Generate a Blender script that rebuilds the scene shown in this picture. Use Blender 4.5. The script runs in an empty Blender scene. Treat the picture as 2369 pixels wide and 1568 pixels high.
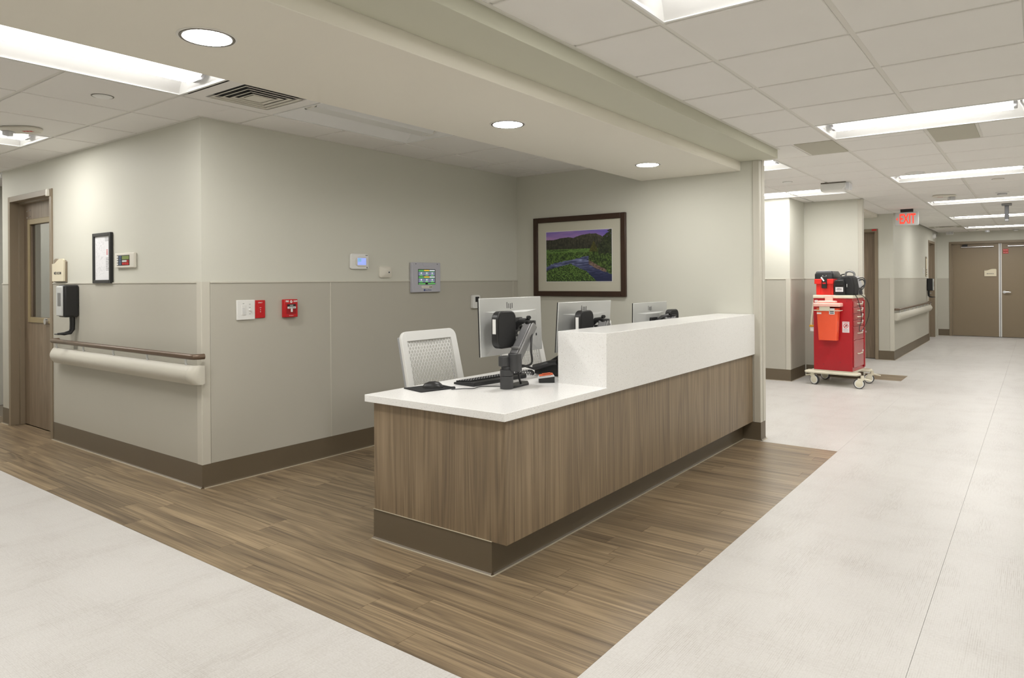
import bpy, bmesh, math, random
from mathutils import Vector, Matrix, Quaternion
random.seed(7)
R = math.radians
C = bpy.context.scene.collection
scene = bpy.context.scene

# ------------------------------------------------------------------ camera
F_PX, YAW, ROLL, CY, W_PX, H_PX, CAM_H = 1608.79, -0.64732, -0.0065, 649.81, 2369, 1568, 1.34
cam_d = bpy.data.cameras.new('camera'); cam = bpy.data.objects.new('camera', cam_d); C.objects.link(cam)
fw = Vector((math.sin(YAW), math.cos(YAW), 0)); rt = Vector((math.cos(YAW), -math.sin(YAW), 0)); up = Vector((0, 0, 1))
r2 = rt*math.cos(ROLL) + up*math.sin(ROLL); u2 = -rt*math.sin(ROLL) + up*math.cos(ROLL)
M = Matrix.Identity(4)
for i in range(3):
    M[i][0] = r2[i]; M[i][1] = u2[i]; M[i][2] = -fw[i]
M[2][3] = CAM_H
cam.matrix_world = M
cam_d.sensor_fit = 'HORIZONTAL'; cam_d.sensor_width = 36.0; cam_d.lens = F_PX*36.0/W_PX
cam_d.shift_y = -(H_PX/2 - CY)/W_PX
cam_d.clip_start = 0.02; cam_d.clip_end = 100
scene.camera = cam
# ------------------------------------------------------------------ world, exposure
wd = bpy.data.worlds.new('world'); scene.world = wd; wd.use_nodes = True
wd.node_tree.nodes['Background'].inputs[0].default_value = (0.9, 0.95, 1, 1)
wd.node_tree.nodes['Background'].inputs[1].default_value = 0.05
scene.view_settings.view_transform = 'Standard'; scene.view_settings.look = 'None'
scene.view_settings.gamma = 1; scene.view_settings.use_curve_mapping = False
scene.view_settings.exposure = 0.0
TROFFER_E = 60.0      # emission of a lit troffer lens
DOWN_E = 125.0         # emission of a downlight lens
LIGHT_COL = (1.0, 0.98, 0.945)

# ------------------------------------------------------------------ helpers
def s2l(c):
    return tuple(((v/255)/12.92 if v/255 <= .04045 else ((v/255+.055)/1.055)**2.4) for v in c)

def new_mat(name):
    m = bpy.data.materials.new(name); m.use_nodes = True
    nt = m.node_tree; b = nt.nodes['Principled BSDF']
    return m, nt, b

def mat(name, col, rough=.5, metal=0, var=.0, vscale=6, bump=0, bscale=300, spec=.5, emit=0, ecol=None, trans=0, coat=0):
    m, nt, b = new_mat(name)
    b.inputs['Roughness'].default_value = rough; b.inputs['Metallic'].default_value = metal
    b.inputs['Specular IOR Level'].default_value = spec
    c = (*col, 1)
    b.inputs['Base Color'].default_value = c
    if var or bump:
        tc = nt.nodes.new('ShaderNodeTexCoord')
    if var:
        n = nt.nodes.new('ShaderNodeTexNoise'); n.inputs['Scale'].default_value = vscale; n.inputs['Detail'].default_value = 3
        mx = nt.nodes.new('ShaderNodeMix'); mx.data_type = 'RGBA'
        mx.inputs[6].default_value = tuple(v*(1-var) for v in col)+(1,); mx.inputs[7].default_value = tuple(min(1, v*(1+var)) for v in col)+(1,)
        nt.links.new(tc.outputs['Object'], n.inputs['Vector']); nt.links.new(n.outputs['Fac'], mx.inputs[0]); nt.links.new(mx.outputs[2], b.inputs['Base Color'])
    if bump:
        n2 = nt.nodes.new('ShaderNodeTexNoise'); n2.inputs['Scale'].default_value = bscale
        bp = nt.nodes.new('ShaderNodeBump'); bp.inputs['Strength'].default_value = bump; bp.inputs['Distance'].default_value = .002
        nt.links.new(tc.outputs['Object'], n2.inputs['Vector']); nt.links.new(n2.outputs['Fac'], bp.inputs['Height']); nt.links.new(bp.outputs[0], b.inputs['Normal'])
    if emit:
        b.inputs['Emission Color'].default_value = (*(ecol or col), 1); b.inputs['Emission Strength'].default_value = emit
    if trans:
        b.inputs['Transmission Weight'].default_value = trans
    if coat:
        b.inputs['Coat Weight'].default_value = coat
    return m

def wood_mat(name, cols, axis, scale=1.0, rough=.4, rnd=False, contrast=1.0, bump=.05):
    """stretched-noise wood; axis = grain direction index"""
    m, nt, b = new_mat(name); N = nt.nodes.new; L = nt.links.new
    tc = N('ShaderNodeTexCoord'); vec = tc.outputs['Object']
    if rnd:
        oi = N('ShaderNodeObjectInfo'); ml = N('ShaderNodeMath'); ml.operation = 'MULTIPLY'; ml.inputs[1].default_value = 57.3
        L(oi.outputs['Random'], ml.inputs[0]); cb = N('ShaderNodeCombineXYZ')
        for i in range(3): L(ml.outputs[0], cb.inputs[i])
        ad = N('ShaderNodeVectorMath'); ad.operation = 'ADD'; L(vec, ad.inputs[0]); L(cb.outputs[0], ad.inputs[1]); vec = ad.outputs[0]
    def noise(sc, det, dist=0):
        mp = N('ShaderNodeMapping'); s = [sc[1]*scale]*3; s[axis] = sc[0]*scale; mp.inputs['Scale'].default_value = s
        L(vec, mp.inputs['Vector']); n = N('ShaderNodeTexNoise'); n.inputs['Scale'].default_value = 1; n.inputs['Detail'].default_value = det
        n.inputs['Distortion'].default_value = dist; L(mp.outputs[0], n.inputs['Vector']); return n.outputs['Fac']
    a = noise((.9, 14), 3, .6); f = noise((3.0, 270), 2); g = noise((.5, 45), 2, .25); cth = noise((.42, 7.5), 1, .25)
    def mm(op, x, y):
        n = N('ShaderNodeMath'); n.operation = op
        for i, v in enumerate((x, y)):
            if isinstance(v, (int, float)): n.inputs[i].default_value = v
            else: L(v, n.inputs[i])
        return n.outputs[0]
    v = mm('ADD', mm('ADD', mm('MULTIPLY', a, .34), mm('MULTIPLY', f, .36)), mm('MULTIPLY', g, .33))
    v = mm('ADD', v, mm('MULTIPLY', mm('SINE', mm('MULTIPLY', cth, 75.0), 0), .045))      # cathedral figure
    if rnd:
        v = mm('ADD', v, mm('MULTIPLY', mm('SUBTRACT', oi.outputs['Random'], .5), .10))
    v = mm('ADD', mm('MULTIPLY', mm('SUBTRACT', v, .53), 1.9*contrast), .5)
    rp = N('ShaderNodeValToRGB'); el = rp.color_ramp.elements
    el[0].position = .12; el[0].color = (*cols[0], 1); el[1].position = .9; el[1].color = (*cols[2], 1)
    e = el.new(.5); e.color = (*cols[1], 1)
    L(v, rp.inputs[0]); L(rp.outputs[0], b.inputs['Base Color']); b.inputs['Roughness'].default_value = rough
    bp = N('ShaderNodeBump'); bp.inputs['Strength'].default_value = bump; bp.inputs['Distance'].default_value = .001
    L(f, bp.inputs['Height']); L(bp.outputs[0], b.inputs['Normal'])
    return m

def floor_mat():
    m, nt, b = new_mat('linen_vinyl'); N = nt.nodes.new; L = nt.links.new
    geo = N('ShaderNodeNewGeometry'); vec = geo.outputs['Position']
    def noise(sc, det=1):
        mp = N('ShaderNodeMapping'); mp.inputs['Scale'].default_value = sc; L(vec, mp.inputs['Vector'])
        n = N('ShaderNodeTexNoise'); n.inputs['Scale'].default_value = 1; n.inputs['Detail'].default_value = det; L(mp.outputs[0], n.inputs['Vector']); return n.outputs['Fac']
    def mm(op, x, y=0., z=None):
        n = N('ShaderNodeMath'); n.operation = op
        for i, v in enumerate((x, y)):
            if isinstance(v, (int, float)): n.inputs[i].default_value = v
            else: L(v, n.inputs[i])
        return n.outputs[0]
    def step(x, lo, hi):
        n = N('ShaderNodeMapRange'); n.inputs[1].default_value = lo; n.inputs[2].default_value = hi; L(x, n.inputs[0]); return n.outputs[0]
    sep = N('ShaderNodeSeparateXYZ'); L(vec, sep.inputs[0])
    def lines(o, pitch): return step(mm('SINE', mm('MULTIPLY', o, 2*math.pi/pitch)), .25, 1.0)
    ly = mm('MULTIPLY', lines(sep.outputs[0], .0074), step(noise((110, 11, 1)), .38, .60))
    lx = mm('MULTIPLY', lines(sep.outputs[1], .0062), step(noise((13, 120, 1)), .40, .62))
    my = step(noise((6.0, 1.8, 1)), .45, .70); mx = step(noise((1.7, 5.2, 1)), .45, .72)
    big = noise((1.3, 1.1, 1), 2); fib = step(noise((90, 190, 1), 3), .36, .66)
    d = mm('ADD', mm('MULTIPLY', ly, mm('ADD', mm('MULTIPLY', my, .28), .09)), mm('MULTIPLY', lx, mm('ADD', mm('MULTIPLY', mx, .16), .10)))
    d = mm('ADD', d, mm('MULTIPLY', mm('ADD', my, mx), .035)); d = mm('ADD', d, mm('MULTIPLY', big, .07)); d = mm('ADD', d, mm('MULTIPLY', fib, .13))
    mix = N('ShaderNodeMix'); mix.data_type = 'RGBA'
    mix.inputs[6].default_value = (*FLOOR_HI, 1); mix.inputs[7].default_value = (*FLOOR_LO, 1)
    L(mm('SUBTRACT', mm('MULTIPLY', d, 1.75), .08), mix.inputs[0]); L(mix.outputs[2], b.inputs['Base Color'])
    b.inputs['Roughness'].default_value = .38; b.inputs['Specular IOR Level'].default_value = .4
    return m

def quartz_mat():
    m, nt, b = new_mat('white_quartz'); N = nt.nodes.new; L = nt.links.new
    tc = N('ShaderNodeTexCoord'); vec = tc.outputs['Object']
    def specks(scale, thr, pick):
        v = N('ShaderNodeTexVoronoi'); v.inputs['Scale'].default_value = scale; L(vec, v.inputs['Vector'])
        lt = N('ShaderNodeMath'); lt.operation = 'LESS_THAN'; lt.inputs[1].default_value = thr; L(v.outputs['Distance'], lt.inputs[0])
        sep = N('ShaderNodeSeparateColor'); L(v.outputs['Color'], sep.inputs[0])
        g = N('ShaderNodeMath'); g.operation = 'LESS_THAN'; g.inputs[1].default_value = pick; L(sep.outputs[0], g.inputs[0])
        mu = N('ShaderNodeMath'); mu.operation = 'MULTIPLY'; L(lt.outputs[0], mu.inputs[0]); L(g.outputs[0], mu.inputs[1]); return mu.outputs[0]
    col = None
    base = N('ShaderNodeRGB'); base.outputs[0].default_value = (.90, .895, .885, 1); cur = base.outputs[0]
    for sc, th, pk, c in ((430, .36, .3, (.74, .72, .69)), (360, .34, .08, (.50, .47, .44)), (260, .27, .04, (.24, .22, .20))):
        mx = N('ShaderNodeMix'); mx.data_type = 'RGBA'; L(specks(sc, th, pk), mx.inputs[0]); L(cur, mx.inputs[6]); mx.inputs[7].default_value = (*c, 1); cur = mx.outputs[2]
    L(cur, b.inputs['Base Color']); b.inputs['Roughness'].default_value = .22
    return m

class MB:
    def __init__(s): s.v = []; s.f = []
    def add(s, vs, fs):
        o = len(s.v); s.v += [tuple(v) for v in vs]; s.f += [tuple(i+o for i in f) for f in fs]; return s
    def box(s, x0, x1, y0, y1, z0, z1):
        vs = [(x, y, z) for z in (z0, z1) for y in (y0, y1) for x in (x0, x1)]
        return s.add(vs, [(0, 2, 3, 1), (4, 5, 7, 6), (0, 1, 5, 4), (2, 6, 7, 3), (0, 4, 6, 2), (1, 3, 7, 5)])
    def prism(s, poly, axis, a, b):
        """poly: 2D points in the plane of the other two axes (cyclic order), extruded a..b along axis"""
        def P(p, t):
            if axis == 'x': return (t, p[0], p[1])
            if axis == 'y': return (p[0], t, p[1])
            return (p[0], p[1], t)
        n = len(poly)
        vs = [P(p, a) for p in poly] + [P(p, b) for p in poly]
        return s.add(vs, [tuple(range(n))[::-1], tuple(range(n, 2*n))] + [(i, (i+1) % n, n+(i+1) % n, n+i) for i in range(n)])
    def cyl(s, p0, p1, r0, r1=None, n=16, cap=True):
        r1 = r0 if r1 is None else r1
        p0 = Vector(p0); p1 = Vector(p1); d = (p1-p0).normalized()
        a = d.orthogonal().normalized(); b = d.cross(a)
        vs = []
        for p, r in ((p0, r0), (p1, r1)):
            vs += [p + (a*math.cos(2*math.pi*i/n) + b*math.sin(2*math.pi*i/n))*r for i in range(n)]
        fs = [(i, (i+1) % n, n+(i+1) % n, n+i) for i in range(n)]
        if cap: fs += [tuple(range(n))[::-1], tuple(range(n, 2*n))]
        return s.add(vs, fs)
    def tube(s, pts, r, n=8, closed=False):
        pts = [Vector(p) for p in pts]; m = len(pts)
        T = []
        for i in range(m):
            if closed: t = pts[(i+1) % m]-pts[i-1]
            else: t = pts[min(i+1, m-1)]-pts[max(i-1, 0)]
            T.append(t.normalized())
        a = T[0].orthogonal().normalized(); vs = []
        for i in range(m):
            if i:
                q = T[i-1].rotation_difference(T[i]); a = q @ a
            b = T[i].cross(a)
            rr = r[i] if isinstance(r, (list, tuple)) else r
            vs += [pts[i] + (a*math.cos(2*math.pi*k/n)+b*math.sin(2*math.pi*k/n))*rr for k in range(n)]
        fs = []
        for i in range(m if closed else m-1):
            j = (i+1) % m
            fs += [(i*n+k, i*n+(k+1) % n, j*n+(k+1) % n, j*n+k) for k in range(n)]
        if not closed: fs += [tuple(range(n))[::-1], tuple(range((m-1)*n, m*n))]
        return s.add(vs, fs)
    def lathe(s, prof, n=32, c=(0, 0, 0), axis='z'):
        vs = []; m = len(prof)
        for r, h in prof:
            for k in range(n):
                a = 2*math.pi*k/n; x, y = r*math.cos(a), r*math.sin(a)
                p = (x, y, h) if axis == 'z' else ((x, h, y) if axis == 'y' else (h, x, y))
                vs.append((p[0]+c[0], p[1]+c[1], p[2]+c[2]))
        fs = [(i*n+k, i*n+(k+1) % n, (i+1)*n+(k+1) % n, (i+1)*n+k) for i in range(m-1) for k in range(n)]
        if prof[0][0] > 1e-6: pass
        return s.add(vs, fs)
    def ball(s, c, r, nu=12, nv=8):
        rx, ry, rz = r if isinstance(r, (tuple, list)) else (r, r, r)
        vs = [(c[0]+rx*math.sin(math.pi*j/nv)*math.cos(2*math.pi*i/nu), c[1]+ry*math.sin(math.pi*j/nv)*math.sin(2*math.pi*i/nu), c[2]+rz*math.cos(math.pi*j/nv)) for j in range(nv+1) for i in range(nu)]
        return s.add(vs, [(j*nu+i, j*nu+(i+1) % nu, (j+1)*nu+(i+1) % nu, (j+1)*nu+i) for j in range(nv) for i in range(nu)])
    def rotate(s, mtx):
        s.v = [tuple(mtx @ Vector(v)) for v in s.v]; return s
    def mesh(s, name, smooth=True):
        me = bpy.data.meshes.new(name); me.from_pydata(s.v, [], s.f); me.validate()
        bm = bmesh.new(); bm.from_mesh(me)
        bmesh.ops.remove_doubles(bm, verts=bm.verts, dist=1e-6)
        bmesh.ops.recalc_face_normals(bm, faces=bm.faces); bm.to_mesh(me); bm.free()
        if smooth:
            me.shade_smooth(); me.set_sharp_from_angle(angle=R(32))
        return me
    def build(s, name, m, parent=None, bevel=0, seg=2, label=None, kind=None, smooth=True):
        o = bpy.data.objects.new(name, s.mesh(name, smooth)); C.objects.link(o)
        o.data.materials.append(m)
        if parent: o.parent = parent
        if bevel:
            b = o.modifiers.new('bevel', 'BEVEL'); b.width = bevel; b.segments = seg; b.limit_method = 'ANGLE'; b.angle_limit = R(35); b.harden_normals = False
        if label: o['label'] = label
        if kind: o['kind'] = kind
        return o

def box(*a): return MB().box(*a)
def tag(o, label=None, cat=None, group=None, kind=None):
    if label: o['label'] = label
    if cat: o['category'] = cat
    if group: o['group'] = group
    if kind: o['kind'] = kind
    return o
def thing(name, label, cat, loc=(0, 0, 0), rotz=0, group=None, kind=None):
    o = bpy.data.objects.new(name, None); C.objects.link(o); o.empty_display_size = .05
    o.location = loc; o.rotation_euler = (0, 0, rotz)
    return tag(o, label, cat, group, kind)
def rrect(w, h, r, n=5, cx=0, cy=0):
    p = []
    for sx, sy, a0 in ((1, 1, 0), (-1, 1, 90), (-1, -1, 180), (1, -1, 270)):
        for k in range(n+1):
            a = R(a0+90*k/n); p.append((cx+sx*(w/2-r)+r*math.cos(a), cy+sy*(h/2-r)+r*math.sin(a)))
    return p
def clone(o, parent=None):
    c = o.copy(); C.objects.link(c); c.parent = parent
    for ch in list(o.children): clone(ch, c)
    return c
def text(s, m, parent, loc, width=None, height=None, size=.05, ext=.0004, name='lettering', bold=0, rot=(R(90), 0, 0), label=None):
    cu = bpy.data.curves.new('t', 'FONT'); cu.body = s; cu.size = size; cu.align_x = 'CENTER'; cu.align_y = 'CENTER'; cu.extrude = ext; cu.offset = bold; cu.resolution_u = 3
    ob = bpy.data.objects.new('t', cu); C.objects.link(ob)
    dg = bpy.context.evaluated_depsgraph_get(); me = bpy.data.meshes.new_from_object(ob.evaluated_get(dg))
    bpy.data.objects.remove(ob); bpy.data.curves.remove(cu)
    xs = [v.co.x for v in me.vertices]; ys = [v.co.y for v in me.vertices]
    w, h = max(xs)-min(xs), max(ys)-min(ys); cx, cy = (max(xs)+min(xs))/2, (max(ys)+min(ys))/2
    sx = width/w if width else None; sy = height/h if height else None
    sx = sx or sy or 1; sy = sy or sx
    for v in me.vertices: v.co.x = (v.co.x-cx)*sx; v.co.y = (v.co.y-cy)*sy
    me.materials.clear(); me.materials.append(m)
    o = bpy.data.objects.new(name, me); C.objects.link(o); o.parent = parent; o.location = loc; o.rotation_euler = rot
    if label: o['label'] = label
    return o

def smooth_path(pts, k=6):
    pts = [Vector(p) for p in pts]; out = []
    for i in range(len(pts)-1):
        p0, p1, p2, p3 = pts[max(i-1, 0)], pts[i], pts[i+1], pts[min(i+2, len(pts)-1)]
        for j in range(k):
            u = j/k; out.append(.5*((2*p1)+(p2-p0)*u+(2*p0-5*p1+4*p2-p3)*u*u+(3*p1-p0-3*p2+p3)*u**3))
    return out+[pts[-1]]

# ------------------------------------------------------------------ materials
FLOOR_HI = (.655, .64, .62); FLOOR_LO = (.40, .365, .335)
M_ = {}
M_['paint'] = mat('wall_paint', (.655, .648, .575), .55, var=.015, vscale=2, bump=.03, bscale=500, spec=.3)
M_['wains'] = mat('wainscot_vinyl', (.505, .485, .42), .5, var=.012, vscale=3, bump=.04, bscale=700, spec=.35)
M_['guard'] = mat('corner_guard_vinyl', (.60, .575, .50), .42, spec=.4)
M_['base'] = mat('brown_cove_base', (.128, .098, .062), .42, var=.05, vscale=5)
M_['caulk'] = mat('pale_caulk', (.55, .49, .38), .4)
M_['soffit'] = mat('soffit_paint', (.82, .785, .695), .6, var=.01, vscale=2, spec=.25)
M_['beam'] = mat('beam_paint', (.60, .595, .49), .6, var=.01, vscale=2, spec=.25)
M_['tile'] = mat('ceiling_tile_fibre', (.85, .83, .80), .8, var=.02, vscale=3, bump=.12, bscale=500, spec=.15)
M_['tile_dark'] = mat('grey_access_panel', (.52, .50, .42), .7, var=.02, vscale=3, spec=.2)
M_['tee'] = mat('ceiling_tee_metal', (.76, .74, .69), .5, spec=.3)
M_['plenum'] = mat('plenum_dark', (.12, .115, .10), .9)
M_['subfloor'] = mat('subfloor', (.2, .17, .13), .9)
M_['floor'] = floor_mat()
M_['plank'] = wood_mat('floor_plank_vinyl', (s2l((92, 78, 63)), s2l((137, 119, 94)), s2l((178, 156, 125))), 0, 1.0, .36, rnd=True, contrast=1.0)
M_['lam'] = wood_mat('desk_laminate', (s2l((94, 79, 65)), s2l((134, 116, 92)), s2l((168, 147, 121))), 2, 1.05, .42, contrast=.85)
M_['door_lam'] = wood_mat('door_laminate', (s2l((96, 82, 66)), s2l((130, 113, 94)), s2l((160, 142, 120))), 2, 1.1, .42, contrast=.75)
M_['frame_brown'] = mat('taupe_door_paint', s2l((140, 126, 106)), .42, var=.02)
M_['door_paint'] = mat('taupe_door_leaf_paint', s2l((139, 124, 102)), .45, var=.03, vscale=3)
M_['quartz'] = quartz_mat()
M_['white'] = mat('white_plastic', (.82, .82, .80), .35)
M_['white_metal'] = mat('white_enamel', (.85, .85, .84), .4)
M_['offwhite'] = mat('off_white_plastic', (.74, .71, .63), .4)
M_['cream'] = mat('cream_plastic', (.72, .66, .50), .4)
M_['grey_pl'] = mat('light_grey_plastic', (.50, .50, .52), .4)
M_['mid_grey'] = mat('mid_grey_metal', (.22, .22, .22), .4, metal=.3)
M_['black'] = mat('black_plastic', (.014, .014, .015), .38)
M_['black_matte'] = mat('black_matte', (.013, .013, .014), .75)
M_['charcoal'] = mat('charcoal_metal', (.055, .055, .058), .38, metal=.2)
M_['silver'] = mat('silver_metal', (.62, .62, .63), .28, metal=.9)
M_['silver_pl'] = mat('silver_plastic', (.62, .63, .63), .36, metal=.35)
M_['red'] = mat('red_plastic', s2l((196, 24, 30)), .35)
M_['red_cart'] = mat('red_enamel', s2l((178, 12, 30)), .32, coat=.3)
M_['red_light'] = mat('bright_red_plastic', s2l((226, 42, 34)), .4)
M_['orange_clear'] = mat('translucent_orange', s2l((246, 96, 62)), .25)
M_['pink_clear'] = mat('translucent_pink', s2l((250, 196, 184)), .3)
M_['print_dark'] = mat('dark_print', (.03, .03, .035), .6)
M_['print_red'] = mat('red_print', s2l((200, 40, 40)), .6)
M_['print_white'] = mat('white_print', (.85, .85, .83), .6)
M_['paper'] = mat('paper', (.82, .82, .84), .7)
M_['grip'] = mat('brown_handrail', s2l((104, 86, 70)), .35, metal=.25)
M_['cable'] = mat('black_cable', (.02, .02, .02), .5)
M_['clear'] = mat('clear_plastic', (.85, .87, .92), .08); M_['clear'].node_tree.nodes['Principled BSDF'].inputs['Alpha'].default_value = .45
M_['glass'] = mat('window_glass', (.92, .95, .95), .02, trans=1)
M_['lens_on'] = mat('lit_lens', (.9, .9, .9), .5, emit=TROFFER_E, ecol=LIGHT_COL)
M_['lens_flank'] = mat('lit_lens_flank', (.9, .9, .9), .5, emit=6.0, ecol=LIGHT_COL)
M_['lens_off'] = mat('unlit_lens', (.80, .80, .78), .35)
M_['down_on'] = mat('lit_downlight', (.9, .9, .9), .5, emit=DOWN_E, ecol=LIGHT_COL)
M_['troffer'] = mat('troffer_enamel', (.88, .88, .87), .45)
M_['bronze'] = mat('dark_bronze_trim', (.12, .105, .085), .4, metal=.4)
M_['white_dw'] = mat('white_trim', (.8, .78, .73), .4)

# ------------------------------------------------------------------ dimensions
ZL, ZR = 2.425, 2.405            # ceiling heights (left part, right part)
YM, XA, YA = 2.40, -4.355, 5.85  # corridor wall, alcove wall, artwork wall
RAIL = 1.345; BASE = .152
XR, YB, XL = .95, -1.6, -9.2     # walls outside the view

# ------------------------------------------------------------------ floor
floor = box(XL, XR, YB, 19.3, -.12, -.004).build('floor', M_['subfloor'], kind='structure')
tag(floor, 'floor of pale linen vinyl with a walnut plank inset around the desk')
SEAM = -.36
def sheet(x0, x1, y0, y1):
    box(x0, x1, y0, y1, -.004, 0).build('vinyl_sheet', M_['floor'], floor)
WX1, WY0, WY1 = -1.247, 1.768, 5.83
sheet(XL, WX1-.0006, YB, WY0-.0006); sheet(WX1, SEAM-.0012, YB, 19.3); sheet(SEAM, XR, YB, 19.3)
sheet(-6, WX1-.0006, WY1+.0006, 10.285)
sheet(-6, WX1-.0006, 10.90, 19.3); sheet(-1.43, WX1-.0006, 10.287, 10.898)
PW, PL = .122, 1.08
def planks(x0, x1, y0, y1, seed):
    rr = random.Random(seed); y = y0
    cache = {}
    while y < y1-1e-4:
        w = min(PW, y1-y); x = x0 - rr.random()*PL
        while x < x1:
            a, b = max(x, x0), min(x+PL, x1)
            if b-a > .03:
                key = (round(b-a, 3), round(w, 3))
                if key not in cache:
                    l2, w2 = (b-a)/2-.0006, w/2-.0006
                    cache[key] = box(-l2, l2, -w2, w2, -.0038, 0).mesh('plank')
                    cache[key].materials.append(M_['plank'])
                o = bpy.data.objects.new('plank', cache[key]); C.objects.link(o); o.parent = floor
                o.location = ((a+b)/2, y+w/2, 0)
            x += PL
        y += PW
planks(XL, WX1, WY0, WY0+PW*6, 3)
planks(XA-.02, WX1, WY0+PW*6, WY1, 11)
planks(-3.2, -1.43, 10.287, 10.898, 5)

# ------------------------------------------------------------------ walls
def wall(name, mb, label): return tag(mb.build(name, M_['paint'], kind='structure'), label)
FRZ = 2.165
D1 = (-7.818, -6.776)   # outer frame of the door in the corridor wall
w_med = wall('wall_corridor_left', box(-8.0, D1[0]+.03, YM, YM+.14, 0, 2.6).box(D1[1]-.03, XA-.14, YM, YM+.14, 0, 2.6).box(D1[0]+.03, D1[1]-.03, YM, YM+.14, FRZ-.03, 2.6), 'pale wall with the door, handrail and sign on the left')
w_alc = wall('wall_alcove_left', box(XA-.14, XA, YM, YA+.12, 0, 2.6), 'long grey-green wall with thermostats and fire pull')
w_art = wall('wall_alcove_back', box(XA, -1.845, YA, YA+.12, 0, 2.6), 'grey-green wall holding the framed landscape')
w_seg = wall('wall_niche_left', box(-5.6, -2.595, 9.48, 10.31, 0, 2.6), 'bright wall block left of the red cart')
w_nic = wall('wall_niche_back', box(-2.595, -1.86, 10.19, 10.31, 0, 2.6), 'wall behind the red cart')
D2 = (-3.147, -2.107)
w_sid = wall('wall_side_corridor', box(D2[1]-.03, -1.885, 12.85, 12.99, 0, 2.6).box(-6.1, D2[0]+.03, 12.85, 12.99, 0, 2.6).box(D2[0]+.03, D2[1]-.03, 12.85, 12.99, FRZ-.03, 2.6), 'wall with the walnut door past the red cart')
D3 = (17.42, 18.52)
w_far = wall('wall_corridor_far_left', box(-2.025, -1.885, 12.99, D3[0]+.03, 0, 2.6).box(-2.025, -1.885, D3[1]-.03, 19.2, 0, 2.6).box(-2.025, -1.885, D3[0]+.03, D3[1]-.03, FRZ-.03, 2.6), 'corridor wall with handrail near the double doors')
D4 = (-1.645, .30)
w_end = wall('wall_corridor_end', box(-1.885, D4[0]+.03, 19.06, 19.2, 0, 2.6).box(D4[1]-.03, XR, 19.06, 19.2, 0, 2.6).box(D4[0]+.03, D4[1]-.03, 19.06, 19.2, 2.15, 2.6), 'end wall around the taupe double doors')
wall('wall_right', box(XR, XR+.12, YB, 19.3, 0, 2.6), 'wall on the right of the corridor, out of view')
wall('wall_rear', box(XL, XR, YB-.12, YB, 0, 2.6), 'wall behind the viewer')
wall('wall_left', box(XL-.12, XL, YB, 6.0, 0, 2.6), 'far end wall of the left corridor')
wall('wall_side_end', box(-6.1, -5.98, 5.97, 12.85, 0, 2.6), 'end wall of the side passages')
wall('wall_room_back', box(-9.2, XA-.14, 5.85, 5.97, 0, 2.6).box(-6.0, XA, 5.97, 6.0, 0, 2.6), 'back wall of the room behind the door')

def wains(parent, name, axis, a, b, face, out, seams=(), z0=BASE, rail=True):
    """panels and cap rail on a wall; axis 'x' wall runs along x at y=face (out=-1), 'y' runs along y at x=face (out=+1)"""
    edges = [a] + list(seams) + [b]
    t = .004
    for e0, e1 in zip(edges[:-1], edges[1:]):
        g = .0015
        lo, hi = sorted((face, face+out*t))
        if axis == 'x': box(e0+g, e1-g, lo, hi, z0, RAIL-.006).build('wainscot_panel', M_['wains'], parent, bevel=.0008, seg=1)
        else: box(lo, hi, e0+g, e1-g, z0, RAIL-.006).build('wainscot_panel', M_['wains'], parent, bevel=.0008, seg=1)
    for e in seams:
        lo, hi = sorted((face, face+out*.0065))
        if axis == 'x': box(e-.005, e+.005, lo, hi, z0, RAIL).build('seam_strip', M_['guard'], parent, bevel=.001, seg=1)
        else: box(lo, hi, e-.005, e+.005, z0, RAIL).build('seam_strip', M_['guard'], parent, bevel=.001, seg=1)
    if rail:
        lo, hi = sorted((face, face+out*.009))
        if axis == 'x': box(a, b, lo, hi, RAIL-.006, RAIL+.004).build('cap_rail', M_['guard'], parent, bevel=.001, seg=1)
        else: box(lo, hi, a, b, RAIL-.006, RAIL+.004).build('cap_rail', M_['guard'], parent, bevel=.001, seg=1)
wains(w_med, 'm', 'x', D1[1]+.001, XA-.055, YM, -1)
wains(w_med, 'm', 'x', -8.0, D1[0]-.001, YM, -1)
wains(w_alc, 'a', 'y', YM+.055, YA, XA, 1, (3.434, 5.77))
wains(w_seg, 's', 'x', -5.6, -2.595-.055, 9.48, -1)
wains(w_seg, 's', 'y', 9.48+.055, 10.19, -2.595, 1)
wains(w_nic, 'n', 'x', -2.595, -1.86-.05, 10.19, -1)
wains(w_sid, 'd', 'x', D2[1]+.001, -1.885-.055, 12.85, -1)
wains(w_far, 'f', 'y', 12.85+.055, D3[0]-.001, -1.885, 1)
wains(w_end, 'e', 'x', -1.885, D4[0]-.001, 19.06, -1, rail=False)

def corner_guard(parent, x, y, z1, sx=1, w=.055):
    """L-shaped guard on an outside corner between a face looking to -y and a face looking to +x"""
    t = .007
    poly = [(x-w, y), (x-w, y-t*.6), (x-w+.004, y-t), (x+t*.4, y-t), (x+t, y-t*.4), (x+t, y+w-.004), (x+t*.6, y+w), (x, y+w), (x, y)]
    MB().prism(poly, 'z', BASE, z1).build('corner_guard', M_['guard'], parent)
corner_guard(w_med, XA, YM, RAIL+.003)
corner_guard(w_seg, -2.595, 9.48, RAIL+.003)
corner_guard(w_nic, -1.86, 10.19, 2.40, w=.05)
corner_guard(w_far, -1.885, 12.85, RAIL+.003)
corner_guard(w_art, -1.845, YA, 2.33, w=.05)
box(-1.845, -1.835, YA+.055, YA+.12, BASE, 2.40).build('corner_guard', M_['guard'], w_art, bevel=.003)

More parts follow.
